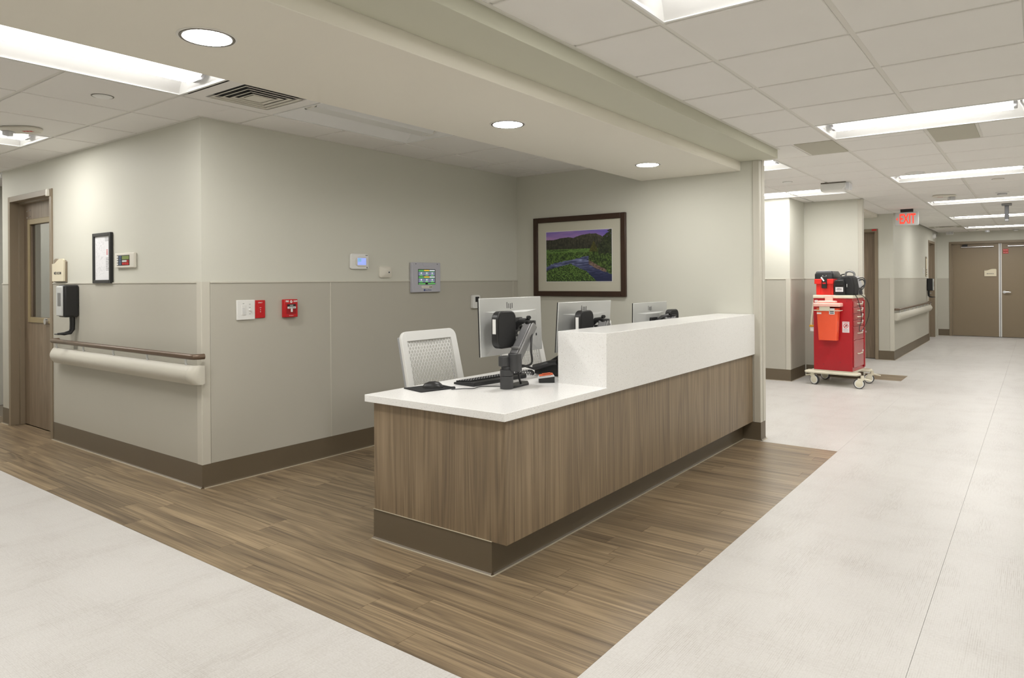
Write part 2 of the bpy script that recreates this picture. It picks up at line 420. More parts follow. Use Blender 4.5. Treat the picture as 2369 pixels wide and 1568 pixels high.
def baseboard(name, axis, a, b, face, out):
    prof = [(0, BASE), (.005, BASE), (.006, BASE-.004), (.006, .02), (.009, .009), (.017, .002), (.017, .0002), (0, .0002)]
    mb = MB(); pr = [(face+out*d, z) for d, z in prof]
    mb.prism(pr, 'x' if axis == 'x' else 'y', a, b)
    o = tag(mb.build(name, M_['base'], kind='structure', smooth=True), None)
    lo, hi = sorted((face+out*.015, face+out*.0225))
    (box(a, b, lo, hi, .0002, .004) if axis == 'x' else box(lo, hi, a, b, .0002, .004)).build('caulk_bead', M_['caulk'], o)
    return o
baseboard('baseboard_corridor_left', 'x', D1[1]+.001, XA+.006, YM, -1)
baseboard('baseboard_corridor_left_end', 'x', -8.0, D1[0]-.001, YM, -1)
baseboard('baseboard_alcove_left', 'y', YM, YA, XA, 1)
baseboard('baseboard_alcove_back', 'x', -2.04, -1.839, YA, -1)
baseboard('baseboard_alcove_back_inner', 'x', XA+.02, -2.85, YA, -1)
baseboard('baseboard_column', 'y', YA, YA+.12, -1.845, 1)
baseboard('baseboard_niche_front', 'x', -5.6, -2.589, 9.48, -1)
baseboard('baseboard_niche_side', 'y', 9.48, 10.19, -2.595, 1)
baseboard('baseboard_niche_back', 'x', -2.575, -1.854, 10.19, -1)
baseboard('baseboard_side_corridor', 'x', D2[1]+.001, -1.879, 12.85, -1)
baseboard('baseboard_far_left', 'y', 12.85, D3[0]-.001, -1.885, 1)
baseboard('baseboard_end', 'x', -1.865, D4[0]-.001, 19.06, -1)

# ------------------------------------------------------------------ soffit, beam, bulkhead
sof = tag(box(-2.916, -1.996, YB, YA-.001, 2.255, 2.70).build('ceiling_soffit', M_['soffit'], kind='structure', bevel=.002, seg=1), 'lowered cream soffit with three downlights above the desk')
tag(box(-1.995, -1.70, YB, YA-.001, 2.332, 2.70).box(-1.995, -1.70, YA+.121, YA+.16, 2.41, 2.70).build('ceiling_beam', M_['beam'], kind='structure', bevel=.002, seg=1), 'olive-grey beam stepping up from the soffit to the tile ceiling')
tag(box(-1.844, -1.70, YA-.001, YA+.03, 2.332, 2.70).build('trim_1', M_['beam'], kind='structure'), 'end of the olive-grey beam past the wall')
tag(box(-2.70, -2.11, 10.32, 12.849, 2.352, 2.6).build('trim_2', M_['soffit'], kind='structure'), 'small bulkhead in the side corridor')

# ------------------------------------------------------------------ tile ceilings
def tile_ceiling(name, label, gx, gy, px, py, z, rects, skip):
    ceil = tag(MB().box(min(r[0] for r in rects), max(r[1] for r in rects), min(r[2] for r in rects), max(r[3] for r in rects), z+.18, z+.2).build(name, M_['plenum'], kind='structure'), label)
    cache = {}
    for (x0, x1, y0, y1) in rects:
        i0, i1 = math.floor((x0-gx)/px+1e-6), math.ceil((x1-gx)/px-1e-6); j0, j1 = math.floor((y0-gy)/py+1e-6), math.ceil((y1-gy)/py-1e-6)
        for i in range(i0, i1):
            for j in range(j0, j1):
                cx, cy = gx+(i+.5)*px, gy+(j+.5)*py
                if any(a-.01 < cx < b+.01 and c-.01 < cy < d+.01 for a, b, c, d in skip): continue
                fx0, fx1 = gx+i*px+.0125, gx+(i+1)*px-.0125; fy0, fy1 = gy+j*py+.0125, gy+(j+1)*py-.0125
                a, b, c, d = max(fx0, x0+.002), min(fx1, x1-.002), max(fy0, y0+.002), min(fy1, y1-.002)
                if b-a < .02 or d-c < .02: continue
                key = (round(b-a, 3), round(d-c, 3))
                if key not in cache:
                    w, h = (b-a)/2, (d-c)/2; mb = MB()
                    e = .003
                    vs = [(-w, -h, .016), (w, -h, .016), (w, h, .016), (-w, h, .016), (-w, -h, e), (w, -h, e), (w, h, e), (-w, h, e), (-w+e, -h+e, 0), (w-e, -h+e, 0), (w-e, h-e, 0), (-w+e, h-e, 0)]
                    mb.add(vs, [(0, 1, 2, 3)] + [(k, (k+1) % 4, 4+(k+1) % 4, 4+k) for k in range(4)] + [(4+k, 4+(k+1) % 4, 8+(k+1) % 4, 8+k) for k in range(4)] + [(11, 10, 9, 8)])
                    cache[key] = mb.mesh('ceiling_tile', smooth=False); cache[key].materials.append(M_['tile'])
                o = bpy.data.objects.new('ceiling_tile', cache[key]); C.objects.link(o); o.parent = ceil; o.location = ((a+b)/2, (c+d)/2, z)
        def runs(lo, hi, g0, p, blocked):
            cuts = [lo] + [g0+k*p for k in range(math.ceil((lo-g0)/p), math.floor((hi-g0)/p)+1) if lo < g0+k*p < hi] + [hi]; out = []
            for a, b in zip(cuts[:-1], cuts[1:]):
                if b-a < 1e-4 or blocked((a+b)/2): continue
                if out and abs(out[-1][1]-a) < 1e-6: out[-1][1] = b
                else: out.append([a, b])
            return out
        for i in range(i0, i1+1):
            X = gx+i*px
            if x0+.005 < X < x1-.005:
                for a, b in runs(y0, y1, gy, py, lambda m: any(q[0]+.01 < X < q[1]-.01 and q[2] < m < q[3] for q in skip)): box(X-.012, X+.012, a, b, z+.006, z+.02).build('grid_tee', M_['tee'], ceil)
        for j in range(j0, j1+1):
            Y = gy+j*py
            if y0+.005 < Y < y1-.005:
                for a, b in runs(x0, x1, gx, px, lambda m: any(q[2]+.01 < Y < q[3]-.01 and q[0] < m < q[1] for q in skip)): box(a, b, Y-.012, Y+.012, z+.0062, z+.02).build('grid_tee', M_['tee'], ceil)
    return ceil
GXL, GYL, PXL, PYL = -3.965, 2.06, .615, .603
GXR, GYR, P = -1.25, 5.14, .61
def cellL(i0, i1, j0, j1): return (GXL+i0*PXL, GXL+i1*PXL, GYL+j0*PYL, GYL+j1*PYL)
def cellR(i0, i1, j0, j1): return (GXR+i0*P, GXR+i1*P, GYR+j0*P, GYR+j1*P)
left_on = [cellL(0, 1, -2, 0), cellL(-4, -3, -2, 0), cellL(-8, -7, -2, 0)]
left_off = cellL(0, 1, 1, 3)
diff_cell = cellL(0, 1, 0, 1)
right_on = [cellR(0, 2, j, j+1) for j in (-10, -5, 0, 5, 10, 15, 20)]
side_on = [cellR(-3, -1, 2, 3), cellR(-3, -1, 6, 7), cellR(-5, -3, 10, 11)]
dark_cells = [cellR(-1, 0, 1, 2), cellR(1, 2, 1, 2)]
far_dark = [cellR(-1, 0, 13, 14), cellR(1, 2, 13, 14)]
ceilL = tile_ceiling('ceiling', 'white tile ceiling over the left corridor', GXL, GYL, PXL, PYL, ZL, [(XL, -2.918, YB, YM), (XA, -2.918, YM, YA)], left_on+[left_off, diff_cell])
ceilR = tile_ceiling('ceiling', 'white tile ceiling over the right corridor', GXR, GYR, P, P, ZR, [(-1.70, XR, YB, 5.875), (-1.86, XR, 5.875, 19.06), (-5.98, -2.47, 5.97, 9.48), (-2.47, -1.86, 5.97, 10.19), (-2.595, -2.47, 9.48, 10.19), (-2.11, -1.86, 10.31, 12.85), (-5.98, -2.70, 10.31, 12.85)], right_on+side_on+dark_cells)
# wall angles along the ceilings
for mbx in (box(-1.699, -1.676, YB, 5.875, ZR-.002, ZR+.004), ):
    mbx.build('wall_angle', M_['tee'], ceilR)
for mbx in (box(XA, XA+.022, YM, YA, ZL-.002, ZL+.004), box(-8.0, XA+.022, YM-.022, YM, ZL-.002, ZL+.004), box(XA+.022, -2.918, YA-.022, YA, ZL-.002, ZL+.004)):
    mbx.build('wall_angle', M_['tee'], ceilL)
for (X, y0, y1) in ((-1.86, 5.97, 10.19), (-1.86, 10.31, 12.85), (-2.47, 5.97, 9.48)): box(X-.0125, X+.0125, y0, y1, ZR+.006, ZR+.02).build('grid_tee', M_['tee'], ceilR)
# half-size grey panels set in the right ceiling
def split_tile(parent, cell, z, left_dark):
    x0, x1, y0, y1 = cell; xm = (x0+x1)/2
    for (a, b, dk) in ((x0, xm, left_dark), (xm, x1, not left_dark)):
        box(a+.0125, b-.008, y0+.0125, y1-.0125, z, z+.016).build('ceiling_tile', M_['tile_dark'] if dk else M_['tile'], parent, bevel=.002, seg=1)
    box(xm-.013, xm+.015, y0+.012, y1-.012, z+.006, z+.02).build('grid_tee', M_['tee'], parent)
split_tile(ceilR, dark_cells[0], ZR, False); split_tile(ceilR, dark_cells[1], ZR, True)
# room behind the glazed door
box(-9.2, XA-.14, YM+.14, 5.85, 2.43, 2.6).build('ceiling_room', M_['tile'], kind='structure')

# ------------------------------------------------------------------ ceiling lights
def make_troffer(lit):
    """2x4 recessed troffer, long axis x, ceiling plane z=0"""
    L, W = 1.196, .586
    t = bpy.data.objects.new('recessed_troffer', None); C.objects.link(t)
    hl, hw = L/2, W/2
    fr = MB().box(-hl, hl, -hw, -hw+.012, -.002, .010).box(-hl, hl, hw-.012, hw, -.002, .010).box(-hl, -hl+.012, -hw+.012, hw-.012, -.002, .010).box(hl-.012, hl, -hw+.012, hw-.012, -.002, .010)
    fr.build('rim', M_['troffer'], t)
    box(-hl, hl, -hw, hw, .13, .134).build('housing', M_['troffer'], t)
    ih, iw = hl-.012, hw-.012
    for s in (-1, 1):
        n = 7; pts = []
        for k in range(n+1):
            u = k/n; pts.append((s*(iw - u*(iw-.10)), .002 + .085*math.sin(u*math.pi/2)))
        mb = MB(); vs = []; ex = []
        for y, z in pts:
            e = ih - .040*(z/.087)
            vs += [(-e, y, z), (e, y, z)]
        mb.add(vs, [(2*k, 2*k+1, 2*k+3, 2*k+2) for k in range(n)])
        mb.build('reflector', M_['troffer'], t)
        # sloping end plates, ruled between the two reflectors
        mb = MB(); vs = []
        for y, z in pts:
            e = s*(ih - .040*(z/.087)); vs += [(e, -abs(y), z), (e, abs(y), z)]
        mb.add(vs, [(2*k, 2*k+1, 2*k+3, 2*k+2) for k in range(n)]); mb.build('end_plate', M_['troffer'], t)
        # lens end cap
        poly = [(.105*math.cos(a), .075-.066*math.sin(a)) for a in [math.pi*k/12 for k in range(13)]]
        MB().prism(poly, 'x', s*(ih-.062), s*(ih-.042)).build('end_cap', M_['grey_pl'] if lit else M_['white_dw'], t)
    mb = MB(); vs = []; e = ih-.062
    sec = [(.10*math.cos(q), .075-.063*math.sin(q)) for q in [R(8*k) for k in range(8)]]; sec[-1] = (.057, .0122)
    sec = sec + [(-y, z) for y, z in sec[::-1]]
    for y, z in sec: vs += [(-e, y, z), (e, y, z)]
    mb.add(vs, [(2*k, 2*k+1, 2*k+3, 2*k+2) for k in range(len(sec)-1)])
    o = mb.build('lens', M_['lens_on'] if lit else M_['lens_off'], t)
    if lit:     # the flat prismatic underside of the lens is far brighter than its flanks
        o.data.materials.append(M_['lens_flank'])
        for p in o.data.polygons: p.material_index = 0 if abs(p.normal.z) > .98 else 1
    return t
proto_on = make_troffer(True); used = [False]
def place_troffer(cell, z, along, label, group):
    if not used[0]: o = proto_on; used[0] = True
    else: o = clone(proto_on)
    o.location = ((cell[0]+cell[1])/2, (cell[2]+cell[3])/2, z+.002); o.rotation_euler = (0, 0, 0 if along == 'x' else R(90))
    tag(o, label, 'ceiling light', group)
gl = 'lit troffers over the left corridor'; gr = 'lit troffers in a row down the right corridor'; gs = 'lit troffers over the side passage'
place_troffer(left_on[0], ZL, 'y', 'lit ceiling troffer running out of frame at top left, beside the soffit', gl)
place_troffer(left_on[1], ZL, 'y', 'lit ceiling troffer at the left edge beside the fire strobe', gl)
place_troffer(left_on[2], ZL, 'y', 'added lit ceiling troffer, unseen beyond the left edge of the frame', gl)  # extra fixture out of view, added to light the far left corridor
for c, lb in zip(right_on, ('lit ceiling troffer behind the viewer in the right corridor', 'ceiling troffer cut by the top edge of the frame', 'largest fully visible lit troffer in the right corridor ceiling', 'second lit troffer down the right corridor, just below a thin ring', 'lit corridor troffer partly hidden by a ceiling strobe', 'lit corridor troffer behind the grey hanging bracket', 'farthest lit troffer in front of the double doors')):
    place_troffer(c, ZR, 'x', lb, gr)
place_troffer(side_on[0], ZR, 'x', 'short visible end of a lit troffer beside the column top', gs)
place_troffer(side_on[1], ZR, 'x', 'long lit troffer above the wall left of the red cart', gs)
place_troffer(side_on[2], ZR, 'x', 'added lit troffer brightening the side corridor, hidden behind the niche wall', gs)  # unseen lamp added to brighten the walnut door
off = make_troffer(False); off.location = ((left_off[0]+left_off[1])/2, (left_off[2]+left_off[3])/2, ZL+.002); off.rotation_euler = (0, 0, R(90))
tag(off, 'unlit white troffer half hidden behind the soffit edge', 'ceiling light')
# lamp inside the med room
rl = thing('ceiling_panel_light', 'small lit panel inside the room behind the glazed door', 'ceiling light', (-7.6, 4.6, 2.428))
box(-.3, .3, -.3, .3, -.02, 0).build('frame', M_['troffer'], rl); 
M_['room_e'] = mat('room_panel_lit', (.9, .9, .9), .5, emit=2.0, ecol=(.95, .97, 1)); box(-.28, .28, -.28, .28, -.024, -.02).build('diffuser', M_['room_e'], rl)

def downlight(y, lb):
    t = thing('recessed_downlight', lb, 'downlight', (-2.462, y, 2.255), 0, 'downlights in the soffit')
    MB().lathe([(.078, .0), (.104, -.004), (.106, -.002), (.106, .0)], 40).build('outer_trim', M_['white_dw'], t)
    MB().lathe([(.086, -.0045), (.096, -.0055), (.098, -.003)], 40).build('trim_ring', M_['bronze'], t)
    MB().lathe([(.0001, -.006), (.05, -.0058), (.087, -.0045)], 40).build('lens', M_['down_on'], t)
downlight(1.385, 'large round lit downlight at the near end of the soffit')
downlight(3.225, 'middle round lit downlight of the soffit')
downlight(5.05, 'small far lit downlight at the soffit end')

# ------------------------------------------------------------------ ceiling devices
# supply diffuser
dx, dy = (diff_cell[0]+diff_cell[1])/2, (diff_cell[2]+diff_cell[3])/2
t = thing('air_diffuser', 'square stepped air diffuser in the ceiling above the wall corner', 'air vent', (dx, dy, ZL))
w = .288
def ring(mb, ro, ri, z0, z1):
    vs = [(sx*ro, sy*ro, z0) for sx, sy in ((-1, -1), (1, -1), (1, 1), (-1, 1))] + [(sx*ri, sy*ri, z1) for sx, sy in ((-1, -1), (1, -1), (1, 1), (-1, 1))]
    mb.add(vs, [(k, (k+1) % 4, 4+(k+1) % 4, 4+k) for k in range(4)])
mb = MB(); ring(mb, .29, .205, 0, 0); ring(mb, .205, .20, 0, .022); mb.build('panel', M_['tile'], t)
box(-.2, .2, -.2, .2, .022, .026).build('duct', M_['black_matte'], t)
for ro in (.190, .150, .110, .075):
    mb = MB(); ring(mb, ro, ro-.015, -.004, .004); ring(mb, ro, ro-.004, -.004, -.006); mb.build('cone', M_['offwhite'], t)
box(-.055, .055, -.055, .055, -.006, -.002).build('centre_plate', M_['offwhite'], t)

def disc(name, x, y, z, r, lb, cat, m='white', prof=None, group=None):
    t = thing(name, lb, cat, (x, y, z), 0, group)
    MB().lathe(prof or [(.0001, -.008), (r*.8, -.007), (r, -.003), (r, 0)], 28).build('cover_plate', M_[m], t)
    MB().lathe([(r*1.0, -.0005), (r*1.13, -.002), (r*1.15, 0)], 28).build('gap_ring', M_['bronze'], t)
    return t
disc('sprinkler_cover', -4.315, 1.787, ZL, .052, 'small round white cover plate on the left corridor ceiling', 'sprinkler')
disc('sprinkler_cover', -2.182, 7.906, ZR, .045, 'small white disc on the ceiling left of the boxy ceiling unit', 'sprinkler', 'white')
disc('sprinkler_cover', -.336, 9.127, ZR, .05, 'dark-rimmed disc on the right corridor ceiling', 'sprinkler', 'offwhite')
t = thing('ceiling_ring', 'thin pale ring on the ceiling just before the second corridor troffer', 'ceiling ring', (-.985, 8.06, ZR))
MB().tube([(.085*math.cos(a), .085*math.sin(a), -.004) for a in [2*math.pi*k/32 for k in range(32)]], .005, 6, True).build('ring', M_['white'], t)
def strobe(x, y, z, rotz, lb, f=1):
    t = thing('fire_strobe', lb, 'fire strobe', (x, y, z), rotz, 'ceiling fire strobes')
    MB().prism(rrect(.27, .15, .07), 'z', -.028, 0).build('base_plate', M_['offwhite'], t, bevel=.012)
    text('FIRE', M_['print_red'], t, (.055*f, -.012, -.0285), width=.066, height=.028, rot=(R(180), 0, 0), bold=.001)
    MB().prism(rrect(.075, .075, .02, cx=-.08*f, cy=-.02), 'z', -.07, -.028).build('lamp_lens', M_['clear'], t, bevel=.008)
    box(-.08*f-.02, -.08*f+.02, -.045, .005, -.06, -.03).build('reflector', M_['silver'], t)
    return t
strobe(-5.62, 1.80, ZL, R(37), 'white ceiling fire strobe at the left edge')
strobe(-.95, 10.45, ZR, R(30), 'white ceiling fire strobe in front of the third corridor troffer', -1)
strobe(-.95, 18.3, ZR, R(30), 'far ceiling fire strobe near the double doors', -1)
def smoke(x, y, lb):
    t = thing('smoke_detector', lb, 'smoke detector', (x, y, ZR), 0, 'smoke detectors')
    MB().lathe([(.0001, -.05), (.03, -.048), (.045, -.035), (.048, -.018), (.07, -.012), (.072, 0)], 28).build('body', M_['white'], t)
    MB().lathe([(.046, -.034), (.052, -.03), (.052, -.02), (.047, -.018)], 28).build('intake_ring', M_['grey_pl'], t)
smoke(-.347, 10.564, 'white smoke detector before the third corridor troffer'); smoke(-.369, 18.6, 'round white smoke detector just before the double doors')
# boxy ceiling unit
t = thing('emergency_light', 'white wedge-shaped box hanging under the ceiling beyond the column', 'ceiling unit', (-1.80, 8.33, ZR))
MB().prism([(-.13, 0), (.13, 0), (.13, -.055), (.10, -.09), (-.13, -.09)], 'y', -.07, .10).build('housing', M_['white'], t, bevel=.008)
box(.131, .165, -.06, .09, -.085, -.01).build('lens', M_['clear'], t, bevel=.004)
box(-.12, .135, -.085, -.07, -.012, 0).build('mount_plate', M_['bronze'], t)
# exit sign
t = thing('exit_sign', 'white exit sign with red letters hanging from a black canopy', 'exit sign', (-1.60, 12.2, ZR))
box(-.085, .085, -.03, .03, -.045, 0).build('canopy', M_['black'], t, bevel=.004)
box(-.158, .158, -.025, .025, -.25, -.048).build('face', M_['silver_pl'], t, bevel=.006, seg=3)
M_['exit_red'] = mat('lit_red_letters', (1, .05, .03), .5, emit=1.0, ecol=(1, .055, .03))
text('EXIT', M_['exit_red'], t, (.012, -.0265, -.148), width=.215, height=.152, bold=.0012, ext=.001, label='glowing red letters')
MB().prism([(-.145, -.15), (-.118, -.175), (-.118, -.164), (-.131, -.15), (-.118, -.136), (-.118, -.125)], 'y', -.027, -.025).build('arrow', M_['exit_red'], t)
# hanging bracket
t = thing('hanging_bracket', 'grey metal bracket hanging from the corridor ceiling', 'bracket', (-.349, 12.25, ZR))
box(-.06, .06, -.05, .05, -.03, 0).build('ceiling_plate', M_['mid_grey'], t, bevel=.004)
box(-.025, .025, -.02, .02, -.22, -.03).build('drop_post', M_['charcoal'], t, bevel=.003)
box(-.022, .022, -.035, .035, -.255, -.22).build('foot', M_['mid_grey'], t, bevel=.003)
# far diffuser and end wall devices
t = thing('air_diffuser', 'dark slotted square vent at the far end of the corridor ceiling', 'air vent', (-1.53, 17.03, ZR))
mb = MB(); ring(mb, .285, .20, -.001, -.001); mb.build('panel', M_['tile_dark'], t)
box(-.2, .2, -.2, .2, .003, .005).build('duct', M_['black_matte'], t)
for ro in (.17, .11): mb = MB(); ring(mb, ro, ro-.03, -.006, .002); mb.build('cone', M_['offwhite'], t)
t = thing('louvred_box', 'small white louvred box high at the far wall corner', 'ceiling unit', (-1.60, 18.75, ZR))
box(-.07, .07, -.05, .05, -.07, 0).build('housing', M_['white'], t, bevel=.004)
for k in range(5): box(-.056+k*.026, -.044+k*.026, -.054, -.05, -.06, -.012).build('slot', M_['grey_pl'], t)
t = thing('dome_camera', 'small white dome camera high on the far corridor wall', 'camera', (-1.885, 18.25, 2.29), R(90))
MB().lathe([(.001, -.07), (.035, -.062), (.06, -.035), (.065, 0)], 24, axis='y').build('dome', M_['white'], t)
MB().lathe([(.001, -.074), (.018, -.07), (.02, -.06)], 16, (.005, 0, 0), axis='y').build('eye', M_['black'], t)

# ------------------------------------------------------------------ doors
def lever(parent, x, y, z, dirx, m='silver'):
    o = MB().cyl((x, y, z), (x, y-.02, z), .032, n=20).cyl((x, y-.02, z), (x, y-.055, z), .012, n=12).tube([(x, y-.05, z), (x+dirx*.03, y-.058, z), (x+dirx*.075, y-.056, z), (x+dirx*.12, y-.05, z-.004)], .010, 8)
    return o.build('lever_handle', M_[m], parent)
def frame(parent, w, ht, depth=.14, face=.05, leaf_y=.105):
    """hollow-metal frame, outer width w centred on x=0, wall face y=0 looking to -y"""
    for s in (-1, 1):
        prof = [(s*w/2, -.012), (s*(w/2-face), -.012), (s*(w/2-face), leaf_y-.045), (s*(w/2-face-.016), leaf_y-.045), (s*(w/2-face-.016), depth), (s*w/2, depth)]
        if s < 0: prof = prof[::-1]
        MB().prism(prof, 'z', 0, ht).build('jamb', M_['frame_brown'], parent, bevel=.002, seg=1)
    prof = [(-.012, ht), (-.012, ht-face), (leaf_y-.045, ht-face), (leaf_y-.045, ht-face-.016), (depth, ht-face-.016), (depth, ht)]
    MB().prism(prof, 'x', -w/2+face, w/2-face).build('head', M_['frame_brown'], parent, bevel=.002, seg=1)
# door 1 (glazed, med room)
wd1 = D1[1]-D1[0]
d1 = thing('door_1', 'walnut door with a tall glass lite in a taupe frame at the left edge', None, ((D1[0]+D1[1])/2, YM, 0), 0, kind='structure')
frame(d1, wd1, FRZ)
lw = wd1/2-.053; ly0, ly1 = .100, .140
lx0, lx1, lz0, lz1 = -.285, .20, 1.03, 1.90
leaf = MB().box(-lw, lx0, ly0, ly1, .008, 2.112).box(lx1, lw, ly0, ly1, .008, 2.112).box(lx0, lx1, ly0, ly1, .008, lz0).box(lx0, lx1, ly0, ly1, lz1, 2.112).build('leaf', M_['door_lam'], d1)
M_['lite'] = mat('tan_lite_frame', s2l((150, 134, 100)), .4)
for a in ((lx0-.05, lx0, lz0-.05, lz1+.05), (lx1, lx1+.05, lz0-.05, lz1+.05)): box(a[0], a[1], ly0-.012, ly0+.0, a[2], a[3]).build('lite_frame', M_['lite'], d1, bevel=.003, seg=1)
for a in ((lz0-.05, lz0), (lz1, lz1+.05)): box(lx0, lx1, ly0-.012, ly0, a[0], a[1]).build('lite_frame', M_['lite'], d1, bevel=.003, seg=1)
box(lx0, lx1, ly0+.016, ly0+.022, lz0, lz1).build('glass_pane', M_['glass'], d1)
MB().cyl((.12, ly0, 1.0), (.12, ly0-.03, 1.0), .028, n=18).build('lock_cylinder', M_['silver'], d1)
for a in ((-.37, 2.03), (-.30, 2.04), (-.37, 1.97), (-.30, 1.98)): MB().cyl((a[0], ly0, a[1]), (a[0], ly0-.004, a[1]), .007, n=10).build('screw', M_['silver'], d1)
box(.455, .49, -.035, -.012, 2.10, 2.16).build('latch_bracket', M_['offwhite'], d1, bevel=.004)
# door 2 (walnut, side corridor)
d2 = thing('door_2', 'plain walnut door in a taupe frame past the red cart', None, ((D2[0]+D2[1])/2, 12.85, 0), 0, kind='structure')
frame(d2, D2[1]-D2[0], FRZ); box(-lw, lw, ly0, ly1, .008, 2.112).build('leaf', M_['door_lam'], d2)
lever(d2, -.38, ly0, 1.0, 1)
box(.43, .50, -.018, -.011, 2.135, 2.16).build('name_tag', M_['print_red'], d2)
# door 3 (far left wall, looks to +x)
d3 = thing('door_3', 'recessed taupe door at the far end of the left corridor wall', None, (-1.885, (D3[0]+D3[1])/2, 0), R(90), kind='structure')
frame(d3, D3[1]-D3[0], FRZ); w3 = (D3[1]-D3[0])/2-.053; box(-w3, w3, ly0, ly1, .008, 2.112).build('leaf', M_['door_lam'], d3); lever(d3, .42, ly0, 1.0, -1)
# door 4 (double)
d4 = thing('door_4', 'pair of taupe metal doors closing the far end of the corridor', None, ((D4[0]+D4[1])/2, 19.06, 0), 0, kind='structure')
w4 = D4[1]-D4[0]; frame(d4, w4, 2.18, leaf_y=.06)
cx = -.672-(D4[0]+D4[1])/2
for a, b in ((-w4/2+.053, cx-.012), (cx+.012, w4/2-.053)):
    lf = box(a, b, .055, .10, .008, 2.118).build('leaf', M_['door_paint'], d4, bevel=.002, seg=1)
for s in (-1, 1): box(cx+s*.016-.011, cx+s*.016+.011, .044, .056, .01, 2.115).build('edge_strip', M_['white_metal'], d4)
box(cx-.006, cx+.006, .07, .09, .01, 2.115).build('door_gap', M_['black_matte'], d4)
lever(d4, cx+.075, .055, 1.02, 1)
ox = (D4[0]+D4[1])/2
def closer(x0, x1, xa):
    MB().tube([(x0-ox, .025, 2.05), (x1-ox, .025, 2.05)], .016, 10).build('door_closer', M_['silver'], d4)
    box(xa-ox, xa-ox+.10, .0, .055, 2.065, 2.105).build('closer_body', M_['black'], d4, bevel=.004)
closer(-1.41, -.79, -1.385); closer(-.53, .10, -.02)
box(-.62-ox, -.52-ox, .052, .055, 1.94, 1.985).build('red_notice', M_['print_red'], d4); box(-.62-ox, -.52-ox, .052, .055, 1.885, 1.93).build('red_notice', M_['print_red'], d4)
text('FIRE DOOR', M_['print_white'], d4, (-.57-ox, .051, 1.9625), width=.085, height=.018); text('KEEP CLOSED', M_['print_white'], d4, (-.57-ox, .051, 1.9075), width=.085, height=.016)
def wavy_sign(parent_loc, rotz, w, h, lb, txt, back='frame_brown', thick=.012, tw=.6):
    t = thing('room_sign', lb, 'sign', parent_loc, rotz)
    top = [(-w/2 + w*k/12, h*(.78 + .22*(0.5-0.5*math.cos(math.pi*min(1, max(0, (k/12-.1)/.6)))))) for k in range(13)]
    top[-1] = (w/2, h*.93)
    MB().prism([(-w/2, 0), (w/2, 0)] + top[::-1], 'y', -thick, -thick*.5).build('face_plate', M_['cream_sign'], t, bevel=.001, seg=1)
    hump = [(-w/2-.004+w*.55*k/8, h*(.80+.22*math.sin(math.pi*(.25+.75*k/8)))) for k in range(9)]
    MB().prism([(-w/2-.004, -.006), (w/2+.006, -.006), (w/2+.006, h*.86), (w/2-.02, h*.93)] + hump[::-1], 'y', -thick*.5, 0).build('back_plate', M_[back], t, bevel=.002, seg=1)
    text(txt, M_['print_dark'], t, (0, -thick-.0004, h*.36), width=w*tw, height=h*.12, bold=.001)
    return t
M_['cream_sign'] = mat('cream_sign_plastic', (.78, .71, .54), .45)
wavy_sign((-.855, 19.113, 1.375), 0, .228, .168, 'cream sign reading MECHANICAL on the far double door', 'MECHANICAL', thick=.012)
wavy_sign((-6.60, YM-.0005, 1.362), 0, .235, .19, 'cream sign reading MED ROOM beside the glazed door', 'MED ROOM', thick=.03, back='frame_brown', tw=.62)

# ------------------------------------------------------------------ corridor wall things (facing -y)
t = thing('framed_notice', 'black-framed printed sheet on the corridor wall above the handrail', 'picture', (-5.785, YM, 1.343))
fw_, fh_, fb = .315, .39, .026
for a in ((-fw_/2, -fw_/2+fb, 0, fh_), (fw_/2-fb, fw_/2, 0, fh_), (-fw_/2+fb, fw_/2-fb, 0, fb), (-fw_/2+fb, fw_/2-fb, fh_-fb, fh_)): box(a[0], a[1], -.024, -.001, a[2], a[3]).build('frame_bar', M_['black'], t, bevel=.003)
sh = box(-fw_/2+fb, fw_/2-fb, -.012, -.002, fb, fh_-fb).build('sheet', M_['paper'], t)
mb = MB(); rr = random.Random(2)
for k in range(150):
    x, z = rr.uniform(-.12, .03), rr.uniform(.05, .345); a = rr.choice(((.012, .0012), (.0012, .012))); mb.box(x, x+a[0], -.0125, -.012, z, z+a[1])
mb.build('floor_plan_lines', M_['grey_pl'], sh)
mb = MB()
for k in range(8): mb.box(.06, .06+rr.uniform(.03, .06), -.0126, -.012, .10+k*.013, .104+k*.013)
for k in range(4): mb.box(.045, .115, -.0126, -.012, .325+k*.009, .328+k*.009)
mb.build('legend_lines', M_['mid_grey'], sh)
mb = MB()
for k in range(4): mb.box(.07, .09, -.0126, -.012, .22+k*.011, .226+k*.011)
mb.build('red_marks', M_['print_red'], sh)

t = thing('keypad_annunciator', 'off-white wall keypad with green display and red keys right of the black-framed sheet', 'keypad', (-5.40, YM, 1.456))
box(-.155, .155, -.022, -.001, 0, .111).build('cover_plate', M_['offwhite'], t, bevel=.006, seg=3)
box(-.115, .085, -.0235, -.022, .018, .094).build('control_face', M_['black'], t)
M_['lcd'] = mat('green_lcd', s2l((120, 140, 70)), .4); box(-.03, .08, -.0245, -.0235, .062, .088).build('display', M_['lcd'], t)
M_['blue_key'] = mat('blue_keys', s2l((70, 90, 120)), .5)
for r in range(4):
    box(-.11, -.092, -.0255, -.0235, .022+r*.018, .035+r*.018).build('key', M_['white'], t); box(-.078, -.04, -.0255, -.0235, .022+r*.018, .035+r*.018).build('key', M_['blue_key'], t)
for k in range(6):
    box(-.026+k*.018, -.012+k*.018, -.0255, -.0235, .022, .04).build('key', M_['red'], t)
    box(-.026+k*.018, -.012+k*.018, -.0255, -.0235, .044, .056).build('key', M_['white' if k < 4 else 'red'], t)

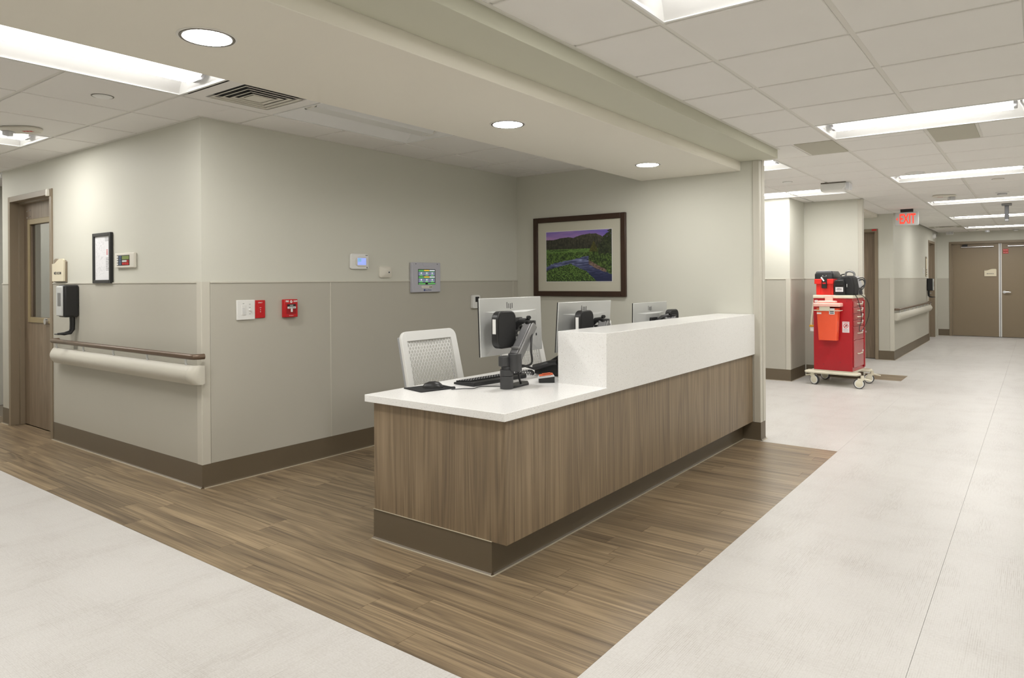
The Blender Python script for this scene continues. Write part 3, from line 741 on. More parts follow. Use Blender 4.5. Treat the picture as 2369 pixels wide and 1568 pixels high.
def dispenser(loc, rotz, lb):
    t = thing('sanitizer_dispenser', lb, 'dispenser', loc, rotz, 'hand sanitizer dispensers')
    box(-.065, .065, -.112, -.001, 0, .262).build('housing', M_['black'], t, bevel=.016, seg=3)
    box(-.066, .05, -.124, -.108, .01, .252).build('front_cover', M_['silver_pl'], t, bevel=.012, seg=3)
    box(-.03, .03, -.127, -.12, .09, .20).build('window', M_['mid_grey'], t, bevel=.004)
    pts = [(0, -.03, .01), (0, -.028, -.05), (0, -.03, -.10), (0, -.045, -.125), (0, -.09, -.135), (0, -.14, -.132)]
    MB().tube(pts, [.02, .02, .02, .018, .013, .006], 10).build('drip_arm', M_['black'], t)
    box(-.035, .035, -.15, -.05, -.14, -.131).build('drip_tray', M_['black'], t, bevel=.003)
    return t
dispenser((-6.30, YM-.004, 1.07), 0, 'black hand sanitizer dispenser beside the glazed door on the left')
dispenser((-1.881, 17.15, 1.075), R(90), 'black hand sanitizer dispenser by the far corridor door')

def handrail(length, loc, rotz, lb, nbr):
    """local x along the wall from 0..length, wall at y=0, z=0 at bumper bottom"""
    t = thing('handrail', lb, 'handrail', loc, rotz, 'bumper handrails')
    prof = [(-.002, .005)] + [(-.062-.034*math.sin(math.pi*k/8), .126*k/8) for k in range(9)] + [(-.002, .121)]
    MB().prism(prof, 'x', .07, length-.07).build('bumper', M_['guard'], t)
    for s, x0, x1 in ((0, .068, 0), (1, length-.068, length)):
        mb = MB(); n = 6; rings = []
        for j in range(n+1):
            a = math.pi/2*j/n; k = math.cos(a); x = x0+(x1-x0)*math.sin(a); k2 = max(.02, k)
            rings.append([(x, (-.002 if (i == 0 or i == 10) else p[0]*(.35+.65*k2)), p[1]) for i, p in enumerate(prof)])
        vs = [v for rg in rings for v in rg]; m = len(prof)
        mb.add(vs, [(j*m+i, j*m+(i+1) % m, (j+1)*m+(i+1) % m, (j+1)*m+i) for j in range(n) for i in range(m)] + [tuple(range(m)), tuple(range(n*m, n*m+m))])
        mb.build('end_cap', M_['guard'], t)
    z = .182
    pts = [(.0, -.006, z), (.005, -.04, z), (.02, -.062, z), (.05, -.07, z), (length-.05, -.07, z), (length-.02, -.062, z), (length-.005, -.04, z), (length, -.006, z)]
    MB().tube(pts, .0185, 12).build('grip_rail', M_['grip'], t)
    for k in range(nbr):
        x = .12+(length-.24)*k/(nbr-1)
        MB().tube([(x, -.068, z-.01), (x, -.066, .135), (x, -.04, .10)], .0075, 8).build('bracket', M_['silver_pl'], t)
    return t
handrail(2.33, (-6.64, YM-.004, .682), 0, 'long off-white bumper handrail with brown grip on the near left wall', 5)
handrail(4.35, (-1.881, 12.88, .65), R(90), 'off-white bumper handrail with brown grip on the far corridor wall', 9)
t = thing('wall_plaque', 'narrow cream plaque by the far corridor door', 'sign', (-1.885, 17.0, 1.375), R(90))
box(-.09, .09, -.012, 0, 0, .42).build('back_plate', M_['frame_brown'], t, bevel=.003); box(-.08, .08, -.015, -.012, .01, .38).build('face_plate', M_['cream_sign'], t)
for k in range(3): box(-.05, .05, -.016, -.015, .03+k*.05, .055+k*.05).build('symbol', M_['print_dark'], t)
t = thing('wall_switch', 'small white switch plate on the far corridor wall', 'switch', (-1.885, 16.6, 1.44), R(90))
box(-.06, .06, -.008, 0, 0, .115).build('plate', M_['white'], t, bevel=.003); box(-.02, .02, -.011, -.008, .03, .085).build('rocker', M_['offwhite'], t)

# ------------------------------------------------------------------ alcove wall things (facing +x)
AX = XA+.004
t = thing('light_switch', 'double white dimmer switch plate touching the red plate on the alcove wall', 'switch', (AX, 2.709, 1.085), R(90))
box(-.069, .069, -.012, 0, 0, .136).build('plate', M_['white'], t, bevel=.004, seg=3)
box(-.035, -.005, -.0155, -.012, .034, .100).build('rocker', M_['white'], t, bevel=.0015)
mb = MB()
for k in range(5): mb.box(-.03, -.010, -.0162, -.0155, .042+k*.009, .044+k*.009)
mb.build('rocker_marks', M_['grey_pl'], t)
MB().cyl((.028, -.012, .068), (.028, -.026, .068), .008, .0065, n=16).build('dimmer_knob', M_['white'], t)
for a in ((-.02, .112), (.028, .106), (.028, .084), (.028, .04)): box(a[0]-.006, a[0]+.006, -.0126, -.012, a[1]-.0014, a[1]+.0014).build('mark', M_['mid_grey'], t)
t = thing('red_switch_plate', 'red single switch plate beside the white dimmer plate', 'switch', (AX, 2.819, 1.092), R(90))
box(-.0395, .0395, -.010, 0, 0, .125).build('plate', M_['red'], t, bevel=.003)
box(-.017, .017, -.012, -.010, .03, .092).build('insert', M_['red'], t, bevel=.001, seg=1)
text('ONLY', M_['print_white'], t, (0, -.0104, .108), width=.034, height=.008); text('OFF', M_['print_white'], t, (0, -.0124, .072), width=.014, height=.006)
for z in (.058, .044): MB().cyl((0, -.012, z), (0, -.013, z), .003, n=10).build('pilot_light', M_['white'], t)
t = thing('fire_pull_station', 'red fire alarm pull station with white T handle', 'fire alarm', (AX, 3.055, 1.088), R(90))
box(-.056, .056, -.034, 0, 0, .130).build('housing', M_['red'], t, bevel=.004)
M_['red_dk'] = mat('dark_red_plastic', s2l((160, 14, 22)), .4); box(-.04, .04, -.036, -.034, .025, .098).build('recess_plate', M_['red_dk'], t)
text('FIRE', M_['print_white'], t, (-.033, -.0348, .116), width=.026, height=.013, bold=.002); text('ALARM', M_['print_white'], t, (.035, -.0348, .116), width=.032, height=.013, bold=.002)
MB().lathe([(.004, 0), (.010, 0), (.010, -.0005), (.004, -.0005)], 16, (0, -.0343, .113), axis='y').build('emblem', M_['print_white'], t)
box(-.034, .034, -.038, -.036, .078, .094).build('push_bar', M_['black'], t); text('PUSH', M_['print_white'], t, (0, -.0385, .086), width=.026, height=.008)
MB().box(-.034, .034, -.044, -.036, .062, .077).box(-.007, .007, -.044, -.036, .038, .062).build('pull_handle', M_['white'], t, bevel=.002)
text('PULL DOWN', M_['print_dark'], t, (0, -.0446, .0695), width=.052, height=.006); text('Simplex', M_['print_white'], t, (0, -.0346, .012), width=.036, height=.006)
t = thing('wall_thermostat', 'white wall controller with blue lit screen', 'thermostat', (AX-.004, 3.715, 1.442), R(90))
MB().prism(rrect(.185, .124, .018, cy=.062), 'y', -.02, 0).build('case', M_['white'], t, bevel=.006, seg=3)
MB().prism(rrect(.125, .078, .036, 8, cx=.012, cy=.060), 'y', -.026, -.02).build('bezel', M_['offwhite'], t, bevel=.004)
M_['scr_blue'] = mat('blue_screen', (.3, .4, .95), .3, emit=.55, ecol=(.36, .46, .98)); box(-.030, .056, -.0285, -.026, .034, .09).build('screen', M_['scr_blue'], t)
M_['scr_teal'] = mat('teal_screen_text', (.2, .6, .6), .3, emit=.3, ecol=(.2, .62, .6))
for k in range(4): box(-.028, .006, -.0292, -.0285, .062+k*.0065, .066+k*.0065).build('screen_line', M_['scr_teal'], t)
text('TRANE', M_['print_dark'], t, (.068, -.0204, .112), width=.026, height=.006, bold=.001); box(.068, .076, -.0206, -.02, .008, .02).build('mark', M_['print_dark'], t)
t = thing('occupancy_sensor', 'small square off-white sensor with a dot between controller and touch panel', 'sensor', (AX-.004, 3.998, 1.374), R(90))
mb = MB(); a = rrect(.135, .092, .02, 5, cy=.046); b = rrect(.06, .045, .015, 5, cy=.05)
n = len(a); mb.add([(p[0], 0, p[1]) for p in a]+[(p[0], -.012, p[1]) for p in a]+[(p[0]+.01, -.026, p[1]) for p in b], [tuple(range(n))]+[(i, (i+1) % n, n+(i+1) % n, n+i) for i in range(n)]+[(n+i, n+(i+1) % n, 2*n+(i+1) % n, 2*n+i) for i in range(n)]+[tuple(range(2*n, 3*n))])
mb.build('case', M_['offwhite'], t); MB().cyl((.024, -.024, .045), (.024, -.0275, .045), .0065, n=14).build('sensor_eye', M_['black'], t); MB().lathe([(.007, 0), (.011, -.001), (.011, .002)], 16, (.024, -.026, .045), axis='y').build('eye_ring', M_['white'], t)
t = thing('gas_alarm_panel', 'grey touch-screen alarm panel on the alcove wall', 'control panel', (AX-.001, 4.464, 1.245), R(90))
M_['panel_grey'] = mat('blue_grey_plastic', (.50, .50, .56), .42)
box(-.179, .179, -.03, 0, 0, .263).build('case', M_['panel_grey'], t, bevel=.006, seg=3)
MB().prism([(-.05, .262), (-.05, .238), (-.035, .231), (.035, .231), (.05, .238), (.05, .262)], 'y', -.032, -.03).build('speaker_tab', M_['panel_grey'], t, bevel=.001, seg=1)
box(-.108, .108, -.0315, -.03, .068, .204).build('screen', M_['black'], t)
em = lambda n, c, e=.5: M_.setdefault(n, mat(n, c, .3, emit=e, ecol=c))
em('px_green', (.12, .42, .12)); em('px_lime', (.25, .75, .2)); em('px_amber', (.85, .55, .08)); em('px_white', (.75, .8, .85)); em('px_slate', (.22, .25, .38), .4); em('px_dgreen', (.06, .22, .08))
for r in range(2):
    z = .142-r*.058
    for c, hd in enumerate(('px_green', 'px_amber', 'px_white')):
        x = -.104+c*.069
        box(x, x+.066, -.0325, -.0315, z+.046, z+.056).build('screen_header', M_[hd], t); box(x, x+.066, -.0325, -.0315, z+.004, z+.038).build('screen_block', M_['px_slate'], t)
        box(x+.018, x+.048, -.033, -.0325, z+.005, z+.012).build('screen_button', M_['px_lime'], t); box(x+.026, x+.04, -.033, -.0325, z+.02, z+.034).build('screen_digit', M_['px_white'], t)
        box(x, x+.066, -.0325, -.0315, z+.038, z+.045).build('screen_band', M_['px_dgreen'], t)
box(-.104, -.02, -.0325, -.0315, .070, .082).build('screen_button', M_['px_green'], t); box(.012, .104, -.0325, -.0315, .070, .082).build('screen_button', M_['px_green'], t)
MB().prism(rrect(.14, .022, .01, 4, cy=.047), 'y', -.032, -.03).build('button_strip', M_['offwhite'], t)
for x in (-.052, .038, .058): MB().cyl((x, -.032, .047), (x, -.034, .047), .005, n=10).build('button', M_['black' if x > 0 else 'white'], t)
M_['print_blue'] = mat('blue_print', (.04, .07, .25), .5); MB().cyl((-.03, -.03, .02), (-.03, -.0312, .02), .009, n=16).build('emblem', M_['print_blue'], t); text('BeaconMedaes', M_['print_blue'], t, (.02, -.0304, .02), width=.075, height=.009)
for x in (-.135, .135): MB().cyl((x, -.03, .25), (x, -.0315, .25), .004, n=8).build('screw', M_['black'], t)
t = thing('small_thermostat', 'small upright thermostat with dark display near the first monitor', 'thermostat', (AX, 5.148, 1.078), R(90))
MB().prism(rrect(.112, .128, .018, cy=.064), 'y', -.03, 0).build('case', M_['white'], t, bevel=.004)
box(-.018, .036, -.032, -.03, .062, .112).build('display', M_['black'], t); text('<', M_['mid_grey'], t, (.01, -.0304, .02), width=.006, height=.008)

# ------------------------------------------------------------------ framed landscape (facing -y)
t = thing('framed_landscape', 'dark wood framed landscape photograph with cream mat on the alcove wall', 'picture', (-3.597, YA, 1.184))
pw, ph, fb = 1.055, .793, .052
for a in ((-pw/2, -pw/2+fb, 0, ph), (pw/2-fb, pw/2, 0, ph), (-pw/2+fb, pw/2-fb, 0, fb), (-pw/2+fb, pw/2-fb, ph-fb, ph)):
    box(a[0], a[1], -.032, -.002, a[2], a[3]).build('frame_bar', M_['art_frame'] if 'art_frame' in M_ else M_.setdefault('art_frame', mat('dark_walnut_frame', s2l((58, 38, 26)), .35, var=.2, vscale=8)), t, bevel=.005)
M_['mat_board'] = mat('cream_mat_board', (.62, .60, .50), .7)
box(-pw/2+fb, pw/2-fb, -.014, -.003, fb, ph-fb).build('mat_board', M_['mat_board'], t)
pcx, piw, pz0, pz1 = 0.0, .752, .148, .645
def hsh(i, j, k=0):
    n = (i*374761393 + j*668265263 + k*974634541) & 0xffffffff; n = ((n ^ (n >> 13))*1274126177) & 0xffffffff; return ((n ^ (n >> 16)) & 0xffff)/65535
def vn(x, y, k=0):
    i, j = math.floor(x), math.floor(y); fx, fy = x-i, y-j; fx = fx*fx*(3-2*fx); fy = fy*fy*(3-2*fy)
    return (hsh(i, j, k)*(1-fx)+hsh(i+1, j, k)*fx)*(1-fy)+(hsh(i, j+1, k)*(1-fx)+hsh(i+1, j+1, k)*fx)*fy
def fbm(x, y, k=0): return .5*vn(x, y, k)+.3*vn(2.1*x, 2.1*y, k+1)+.2*vn(4.3*x, 4.3*y, k+2)
def pl(pts, u):
    for (a, b), (c, d) in zip(pts[:-1], pts[1:]):
        if a <= u <= c: return b+(d-b)*(u-a)/(c-a)
    return pts[-1][1] if u > pts[-1][0] else pts[0][1]
mixc = lambda a, b, f: tuple(x+(y-x)*max(0, min(1, f)) for x, y in zip(a, b))
RIDGE = ((0, .16), (.13, .162), (.22, .135), (.354, .12), (.43, .137), (.53, .093), (.66, .068), (.77, .073), (.84, .114), (.9, .17), (1, .2))
RTOP = ((0, .71), (.07, .66), (.2, .615), (.4, .58), (.55, .52), (.66, .495))
RBOT = ((0, .78), (.18, .71), (.39, .645), (.5, .73), (.62, .8), (.73, .94), (.8, 1.02), (1, 1.3))
RBANK = ((.60, .50), (.635, .575), (.63, .64), (.75, .735), (.88, .81), (1, .86))
def landscape(u, v):
    g = fbm(u*60, v*45, 5); g2 = fbm(u*110, v*80, 9); g3 = fbm(u*26, v*20, 31)
    uw, vw = u+.03*(fbm(u*34, v*30, 50)-.5), v+.035*(fbm(u*40, v*34, 60)-.5)      # ragged edges
    tree_edge = .0+(.975-u)*1.55+.10*(vn(u*16, v*38, 40)-.5)
    if u > .80 and v > tree_edge and v < .47 and vn(u*60, v*60, 41) > .16: return mixc((20, 26, 20), (78, 88, 56), g*1.2-.1)
    pine = abs(u-.735)*3.2
    if .2 < v < .42 and v-.2 > pine+.05*(vn(u*50, v*40, 44)-.5): return mixc((44, 50, 24), (110, 104, 48), g)
    if v < pl(RIDGE, u)+.006*(vn(u*70, 0, 3)-.5):
        c = mixc((104, 92, 188), (166, 134, 200), fbm(u*3, v*14, 1)*1.2-u*.35); return mixc(c, (196, 150, 200), .8*(1-u)*v/.16*.9)
    fore = .352+.008*vn(u*60, 0, 6)
    if v < fore:
        tree = vn(u*120, v*26, 12); return mixc((36, 38, 32), (112, 108, 88), .45*tree+.5*g-.22+.45*(1-v/fore)*u)
    rt, rb = pl(RTOP, uw), pl(RBOT, uw)
    bank = pl(RBANK, uw)
    water = (u < .66 and vw > rt and (vw < rb if uw < .5 else True) and vw < rb) or (uw >= .6 and vw > bank and vw < rb and vw > .5)
    if water:
        w = vn(u*10+v*26, v*60, 20)*.7+vn(u*26, v*120, 22)*.5
        return mixc((40, 46, 82), (150, 158, 206), 1.45*w*(1-.8*max(0, v-.55)/.45)-.35)
    if v < .43+.05*(g3-.5) and uw < .70: return (44, 62, 34) if (.05 < uw < .36 and .372 < vw < .388) else mixc((70, 104, 46), (132, 168, 84), fbm(u*40, v*90, 15)*1.4-.25)
    if uw > .60 and vw < bank+.02:
        if .64 < uw < .92 and bank-.075+.05*(uw-.64) < vw: return mixc((80, 64, 58), (172, 142, 130), g*1.5-.25)
        return mixc((26, 40, 20), (112, 142, 64), g*1.7-.42)
    if vw > rb: return mixc((22, 38, 16), (140, 182, 86), g2*2.1-.62-1.2*max(0, v-.88))
    return mixc((34, 54, 24), (124, 160, 72), g*1.6-.35)
NX, NY = 330, 220
vs = []; cols = []
for j in range(NY+1):
    for i in range(NX+1):
        u, v = i/NX, j/NY; vs.append((pcx-piw/2+piw*u, -.0150, pz1-(pz1-pz0)*v)); cols.append(s2l(tuple(max(0, min(255, c)) for c in landscape(u, v))))
me = bpy.data.meshes.new('print'); me.from_pydata(vs, [], [(j*(NX+1)+i, (j+1)*(NX+1)+i, (j+1)*(NX+1)+i+1, j*(NX+1)+i+1) for j in range(NY) for i in range(NX)])
ca = me.color_attributes.new('col', 'FLOAT_COLOR', 'POINT')
for i, c in enumerate(cols): ca.data[i].color = (*c, 1)
m, nt, b = new_mat('landscape_print'); an = nt.nodes.new('ShaderNodeVertexColor'); an.layer_name = 'col'; nt.links.new(an.outputs[0], b.inputs['Base Color']); b.inputs['Roughness'].default_value = .35
me.materials.append(m); pr = bpy.data.objects.new('landscape_print', me); C.objects.link(pr); pr.parent = t
for a in ((-piw/2-.004, -piw/2, pz0-.004, pz1+.004), (piw/2, piw/2+.004, pz0-.004, pz1+.004), (-piw/2, piw/2, pz0-.004, pz0), (-piw/2, piw/2, pz1, pz1+.004)): box(a[0], a[1], -.0165, -.014, a[2], a[3]).build('mat_bevel', M_['paper'], t)

# ------------------------------------------------------------------ reception desk
desk = thing('reception_desk', 'reception desk with walnut laminate front and white speckled quartz tops', 'desk', (-2.35, 4.1, 0))
OX, OY = 2.35, -4.1
def dbox(x0, x1, y0, y1, z0, z1): return box(x0+OX, x1+OX, y0+OY, y1+OY, z0, z1)
YE = YA-.004
dbox(-1.925, -1.905, 2.467, YE, .152, .714).build('front_panel', M_['lam'], desk, bevel=.001, seg=1)
dbox(-2.777, -1.9055, 2.4665, 2.487, .152, .714).build('end_panel', M_['lam'], desk, bevel=.001, seg=1)
# toe kick
prof = [(0, .152), (.005, .152), (.006, .148), (.006, .02), (.009, .009), (.017, .002), (.017, .0005), (0, .0005)]
MB().prism([(-1.996+d+OX, z) for d, z in prof], 'y', 2.4722+OY, YE+OY).build('toe_kick', M_['base'], desk)
MB().prism([(2.472-d+OY, z) for d, z in prof], 'x', -2.782+OX, -1.990+OX).build('end_kick', M_['base'], desk)
dbox(-2.782, -1.988, 2.462, 2.467, .152, .1545).build('kick_cap', M_['caulk'], desk)
dbox(-2.784, -1.975, 2.449, 2.456, .0005, .004).build('caulk_bead', M_['caulk'], desk); dbox(-1.98, -1.973, 2.456, YE, .0005, .004).build('caulk_bead', M_['caulk'], desk)
dbox(-2.76, -2.0, 5.81, YE, .0005, .714).build('far_support', M_['lam'], desk); dbox(-2.777, -1.996, 2.487, 2.507, .0005, .714).build('inner_gable', M_['lam'], desk)
for y in (3.72, 4.95): dbox(-2.70, -2.0, y, y+.02, .0005, .714).build('gable', M_['lam'], desk)
dbox(-2.81, -1.885, 2.432, YE, .715, .752).build('counter', M_['quartz'], desk, bevel=.002, seg=2)
dbox(-2.203, -1.8848, 3.347, YE, .7152, 1.05).build('transaction_ledge', M_['quartz'], desk, bevel=.002, seg=2)

# ------------------------------------------------------------------ task chairs
def chair_back_mesh():
    """perforated back, local: x across, z up from 0; sits in plane y=0"""
    mb = MB(); Wb, Hb = .52, .56
    x0, x1, z0, z1 = -.208, .208, .03, .462     # perforated field
    nc, nr = 15, 20; cw, ch = (x1-x0)/nc, (z1-z0)/nr*2
    def clampx(x): return max(x0, min(x1, x))
    for j in range(-1, 2*int(nr/2)+2):
        for i in range(nc+1):
            cx = x0 + (i + (.5 if j % 2 else 0))*cw; cz = z0 + j*ch/2
            if cx < x0-1e-6 or cx > x1+1e-6 or cz < z0-1e-6 or cz > z1+1e-6: continue
            k = 1.02-.40*max(0, (cz-z0)/(z1-z0))**1.7
            out = [(cx+dx*cw/2, cz+dz*ch/2) for dx, dz in ((0, -1), (.5, -.5), (1, 0), (.5, .5), (0, 1), (-.5, .5), (-1, 0), (-.5, -.5))]
            inn = [(cx+dx*cw/2*k, cz+dz*ch/2*k) for dx, dz in ((0, -.95), (.62, -.5), (.86, 0), (.62, .5), (0, .95), (-.62, .5), (-.86, 0), (-.62, -.5))]
            vs = [(clampx(p[0]), 0, max(z0-.012, min(z1+.012, p[1]))) for p in out+inn]
            mb.add(vs, [(q, (q+1) % 8, 8+(q+1) % 8, 8+q) for q in range(8)])
            bw = cw*.10*k
            mb.add([(clampx(cx-bw), 0, cz-ch/2*k*.93), (clampx(cx+bw), 0, cz-ch/2*k*.93), (clampx(cx+bw), 0, cz+ch/2*k*.93), (clampx(cx-bw), 0, cz+ch/2*k*.93)], [(0, 1, 2, 3)])
    return mb, (x0, x1, z0, z1, Wb, Hb)
def bend(mb, k=.22, taper=.06):
    mb.v = [(x*(1+taper*(0.28-z)), y - k*x*x, z) for x, y, z in mb.v]; return mb
def make_chair():
    t = bpy.data.objects.new('task_chair', None); C.objects.link(t)
    mesh, (x0, x1, z0, z1, Wb, Hb) = chair_back_mesh()
    tilt = Matrix.Translation((0, .215, .50)) @ Matrix.Rotation(R(-13), 4, 'X')
    def put(mb): return bend(mb).rotate(tilt)
    o = put(mesh).build('back_lattice', M_['chair_white'], t, smooth=False); md = o.modifiers.new('thick', 'SOLIDIFY'); md.thickness = .003; md.offset = 0
    # frame around the field: ring between rounded outline and field rectangle
    outer = rrect(Wb, Hb, .055, 6, cy=Hb/2-.03); n = len(outer); mb = MB()
    inner = []
    for (px, pz) in outer:
        inner.append((max(x0, min(x1, px)), max(z0, min(z1+.004, pz))))
    def lay(y): return [(p[0], y, p[1]) for p in outer] + [(p[0], y, p[1]) for p in inner]
    f = lay(-.012); b = lay(.012)
    mb.add(f+b, [(i, (i+1) % n, n+(i+1) % n, n+i) for i in range(n)] + [(2*n+i, 3*n+i, 3*n+(i+1) % n, 2*n+(i+1) % n) for i in range(n)] + [(i, 2*n+i, 2*n+(i+1) % n, (i+1) % n) for i in range(n)] + [(n+i, n+(i+1) % n, 3*n+(i+1) % n, 3*n+i) for i in range(n)])
    put(mb).build('back_frame', M_['chair_white'], t, bevel=.004)
    for s in (-1, 1):
        mb = MB().box(s*.235-.014, s*.235+.014, .010, .040, -.02, Hb-.06); put(mb).build('back_upright', M_['chair_grey'], t, bevel=.005)
    MB().prism(rrect(.48, .46, .09, 6), 'z', .42, .485).build('seat', M_['chair_seat'], t, bevel=.02, seg=3)
    MB().prism(rrect(.40, .38, .08, 6), 'z', .39, .42).build('seat_pan', M_['chair_white'], t)
    MB().tube([(0, .05, .40), (0, .22, .40), (0, .26, .48), (0, .27, .55)], .03, 10).build('back_stem', M_['chair_white'], t)
    for s in (-1, 1):
        MB().tube([(s*.2, .02, .41), (s*.285, .02, .43), (s*.295, .03, .60), (s*.295, .04, .655)], .016, 8).build('arm_post', M_['chair_white'], t)
        MB().prism(rrect(.08, .25, .035, 5, s*.295, .05), 'z', .655, .68).build('arm_pad', M_['cream'], t, bevel=.006)
    MB().cyl((0, 0, .12), (0, 0, .39), .028, n=16).build('gas_column', M_['charcoal'], t)
    mb = MB()
    for k in range(5):
        a = R(72*k+18); d = Vector((math.cos(a), math.sin(a), 0)); MB
        mb.tube([d*.03+Vector((0, 0, .13)), d*.16+Vector((0, 0, .115)), d*.31+Vector((0, 0, .085))], [.03, .024, .016], 8)
    mb.build('star_base', M_['chair_white'], t)
    for k in range(5):
        a = R(72*k+18); d = Vector((math.cos(a), math.sin(a), 0)); s = Vector((-d.y, d.x, 0)); c = d*.30+Vector((0, 0, .031))
        MB().cyl(c-s*.022, c-s*.006, .03, n=14).cyl(c+s*.006, c+s*.022, .03, n=14).cyl(c+Vector((0, 0, .0)), c+Vector((0, 0, .055)), .009, n=8).build('caster', M_['charcoal'], t)
    return t
M_['chair_white'] = mat('white_chair_plastic', (.80, .80, .78), .38)
M_['chair_grey'] = mat('grey_chair_plastic', (.42, .43, .45), .4)
M_['chair_seat'] = mat('taupe_seat_fabric', (.30, .27, .22), .85, bump=.1, bscale=300)
ch = make_chair(); ch.location = (-2.905, 3.335, .0); ch.rotation_euler = (0, 0, R(90)); tag(ch, 'white perforated-back task chair left of the first monitor', 'chair', 'task chairs behind the desk')
c2 = clone(ch); c2.location = (-2.905, 4.34, .0); tag(c2, 'white perforated-back task chair half hidden behind the first monitor', 'chair')

# ------------------------------------------------------------------ monitors, arms, mini computers
M_['mon_back'] = mat('silver_monitor_back', (.60, .61, .60), .35, metal=.25)
M_['screen_dark'] = mat('dark_screen', (.01, .01, .012), .12)
def make_monitor(name='monitor'):
    """screen looks to -x, back to +x, origin at panel centre; width along y"""
    t = bpy.data.objects.new(name, None); C.objects.link(t)
    w, h = .593, .325
    a = MB().box(-.010, .002, -w/2, w/2, -h/2, h/2).build('panel', M_['mon_back'], t, bevel=.003)
    box(-.0112, -.010, -w/2+.004, w/2-.004, -h/2+.008, h/2-.004).build('screen', M_['screen_dark'], t)
    box(-.0108, -.004, -w/2-.0012, -w/2+.0, -h/2, h/2).build('bezel_edge', M_['black'], t)
    # shallow pyramid on the back
    o = [(-.25, -.155), (.25, -.155), (.25, .085), (-.25, .085)]; i = [(-.12, -.08), (.12, -.08), (.12, .075), (-.12, .075)]
    MB().add([(.002, y, z) for y, z in o]+[(.018, y, z) for y, z in i], [(k, (k+1) % 4, 4+(k+1) % 4, 4+k) for k in range(4)]+[(4, 5, 6, 7)]).build('back_bulge', M_['mon_back'], t, smooth=False)
    box(.018, .034, -.055, .055, -.065, .045).build('mount_plate', M_['black'], t, bevel=.002)
    for k, (z0, z1) in enumerate(((.100, .136), (.100, .128), (.096, .128), (.100, .130))): box(.002, .0034, -.05+k*.0165, -.046+k*.0165, z0, z1).build('emblem_bar', M_['charcoal'], t)
    MB().lathe([(.0, 0), (.008, 0), (.008, .003), (0.0, .004)], 14, (.012, -.20, -.075), axis='x').build('badge', M_['white'], t)
    box(.003, .006, .226, .238, -.075, -.06).build('socket', M_['charcoal'], t)
    return t
def place(o, loc, yaw=0, tilt=0):
    o.location = loc; o.rotation_mode = 'XYZ'; o.rotation_euler = (0, R(tilt), R(yaw))
m1 = make_monitor(); place(m1, (-2.452, 3.244, 1.082), 0, -2.0); tag(m1, 'nearest silver-backed monitor above the keyboard', 'monitor', 'monitors on the desk')
m2 = clone(m1); place(m2, (-2.435, 4.03, 1.038), -5, 4.0); tag(m2, 'silver-backed monitor just behind the end of the quartz ledge', 'monitor')
m3 = clone(m1); place(m3, (-2.45, 5.06, 1.002), 0, 1.0); tag(m3, 'farthest silver-backed monitor, under the picture frame corner', 'monitor')
def make_mini(sticker=True):
    """rounded square box standing upright, flat face to +x"""
    t = bpy.data.objects.new('mini_computer', None); C.objects.link(t)
    MB().prism(rrect(.17, .205, .045, 6), 'x', -.022, .022).build('case', M_['black'], t, bevel=.006)
    MB().prism(rrect(.152, .187, .04, 6), 'x', .022, .0235).build('grille', M_['black_matte'], t)
    box(-.012, .010, -.0865, -.0845, -.02, .06).build('label_strip', M_['white'], t)
    return t
k1 = make_mini(); place(k1, (-2.352, 3.035, 1.072)); tag(k1, 'black mini computer on the back of the nearest monitor', 'computer', 'mini computers behind the monitors')
k2 = clone(k1); place(k2, (-2.345, 3.875, 1.045)); tag(k2, 'black mini computer on the monitor behind the ledge end', 'computer')
k3 = clone(k1); place(k3, (-2.35, 5.24, 1.002)); tag(k3, 'black mini computer at the right of the farthest monitor', 'computer')
